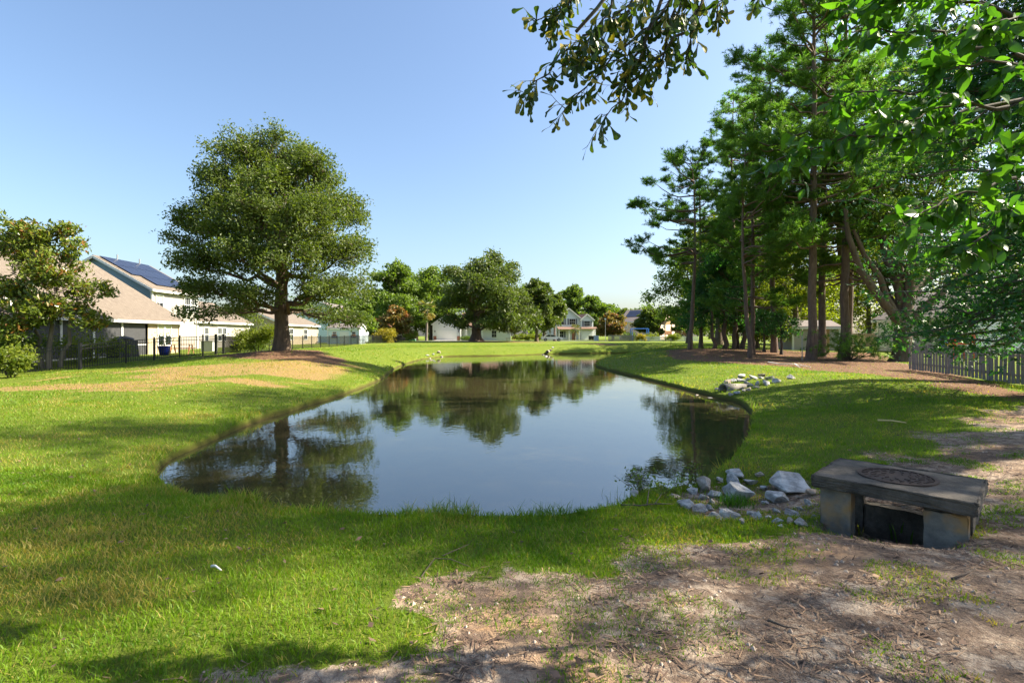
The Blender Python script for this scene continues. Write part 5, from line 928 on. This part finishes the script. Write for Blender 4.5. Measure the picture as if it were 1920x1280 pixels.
o = at_ground('utility_box', 'pale green utility cabinet beside the gabled house', 'utility box', 1118, 116); MB().box(-.5, .5, -.4, .4, 0, 1.1).build('cabinet', M['siding_pale_blue'], o); MB().box(-.55, .55, -.45, .45, 1.101, 1.16).build('lid', M['metal_grey'], o)
o = at_ground('utility_box', 'low green transformer box on the lawn near the palm', 'utility box', 773, 108); MB().box(-.7, .7, -.4, .4, 0, .35).build('cabinet', M['plastic_green'], o); MB().box(-.75, .75, -.45, .45, .351, .42).build('lid', M['siding_pale_blue'], o)
for i, px in enumerate((1106, 1111)): o = at_ground('trash_bin', 'dark wheeled trash bin at the side of the gabled house', 'trash bin', px, 126, 0, 'bins by the gabled house'); MB().hexa([(-.26, -.26, .05), (.26, -.26, .05), (-.26, .26, .05), (.26, .26, .05), (-.32, -.34, 1.0), (.32, -.34, 1.0), (-.32, .34, 1.0), (.32, .34, 1.0)]).build('bin', M['dark_cover'], o); MB().box(-.35, .35, -.38, .38, 1.001, 1.07).build('lid', M['dark_cover'], o)
o = at_ground('marker_post', 'short thin post standing on the sunlit far lawn', 'post', 1258, 56); MB().tube([(0, 0, -.1), (0, 0, .75)], .03, 8).build('stake', M['stick'], o); MB().tube([(0, 0, .751), (0, 0, .95)], .035, 8).build('cap', M['trim_white'], o)
o = thing('fence_post', 'thin grey metal post standing among the pines', 'post', (*gp(1504, 675, .15), tz(*gp(1504, 675, .15)))); MB().tube([(0, 0, -.1), (0, 0, 1.42)], .03, 8).build('stake', M['metal_grey'], o); MB().tube([(0, 0, 1.42), (0, 0, 1.46)], .042, 8).build('cap', M['metal_grey'], o)
o = thing('toy_playset', 'red plastic toy frame showing above the grey picket fence', 'toy', (27.2, 32, tz(27.2, 32)))
for z in (.95, 1.2, 1.45): MB().box(-.1, 1.7, -.05, .05, z, z + .1).build('bar', M['plastic_red'], o)
for x in (0, .5, 1.1, 1.65): MB().box(x - .06, x + .06, -.08, .08, 0, 1.55).build('upright', M['plastic_red'], o)
MB().box(-.35, -.11, -.2, .2, .6, 1.5).build('panel', M['plastic_blue'], o); MB().box(-.3, .05, -.25, -.205, .85, 1.05).build('step', M['plastic_yellow'], o)
for i, (x, y) in enumerate(((38.5, 53), (38.8, 49))): o = thing('planter_pot', ('low grey planter on the sunlit lawn before the tan fence', 'dark round planter close behind the forked oak trunk')[i], 'planter', (x, y, tz(x, y))); MB().tube([(0, 0, 0), (0, 0, .25), (0, 0, .5)], np.array([.35, .45, .55]), 14).build('bowl', M[('fence_grey_wood', 'dark_cover')[i]], o); disc(.4, .5, .5, .53, 14).build('rim', M[('fence_grey_wood', 'dark_cover')[i]], o)
# garden things behind the black fence
o = thing('blue_planter', 'glossy blue pot with a flowering plant behind the fence', 'planter', (-23.3, 34.3, tz(-23.3, 34.3))); MB().tube([(0, 0, 0), (0, 0, .3), (0, 0, .58), (0, 0, .62)], np.array([.26, .32, .36, .38]), 18).build('pot', M['pot_blue'], o, True); r = np.random.default_rng(8); P = r.normal(0, .3, (160, 3)) * np.array([1, 1, .7]) + np.array([0, 0, 1.0]); V, Fq = quads(P, r.uniform(.08, .16, 160), r.normal(size=(160, 3)), .5, r); link('leaves', mesh('leaves', V, [Fq], M['leaf_wood'], attr=r.random(160)), o); V, Fc = tubes([(np.array([[0, 0, .55], p * .7, p]), np.array([.012, .008, .005]), 3) for p in P[::10]]); link('stem', mesh('stem', V, [Fc], M['bark_twig']), o)
o = thing('covered_grill', 'dark covered grill in front of the porch', 'grill', (-25.2, 33.2, tz(-25.2, 33.2))); MB().hexa([(-.4, -.9, .0), (.4, -.9, .0), (-.4, .9, .0), (.4, .9, .0), (-.33, -.8, 1.1), (.33, -.8, 1.1), (-.33, .8, 1.1), (.33, .8, 1.1)]).build('cover', M['dark_cover'], o); MB().tube([(0, -.75, 1.101), (0, .0, 1.24), (0, .75, 1.101)], .16, 10).build('hood', M['dark_cover'], o)
o = thing('patio_table', 'brown wooden garden table and benches on the lawn behind the fence', 'table', (-25.4, 39.4, tz(-25.4, 39.4)), .3)
for i in range(5): MB().box(-.8, .8, -.4 + i * .16, -.26 + i * .16, .72, .77).build('top_board', M['wood_play'], o)
for s in (-1, 1): MB().box(-.8, .8, s * .75 - .15, s * .75 + .15, .42, .47).build('bench', M['wood_play'], o); [MB().bar((q, s * .7, 0), (q, s * .25, .72), .06, .1).build('leg', M['wood_play'], o) for q in (-.6, .6)]
o = thing('storage_box', 'white storage cabinet on the lawn near the paired windows', 'cabinet', (-26.6, 45, tz(-26.6, 45))); MB().box(-.5, .5, -.4, .4, 0, .85).build('cabinet', M['trim_white'], o); MB().box(-.55, .55, -.45, .45, .851, .92).build('lid', M['metal_grey'], o)
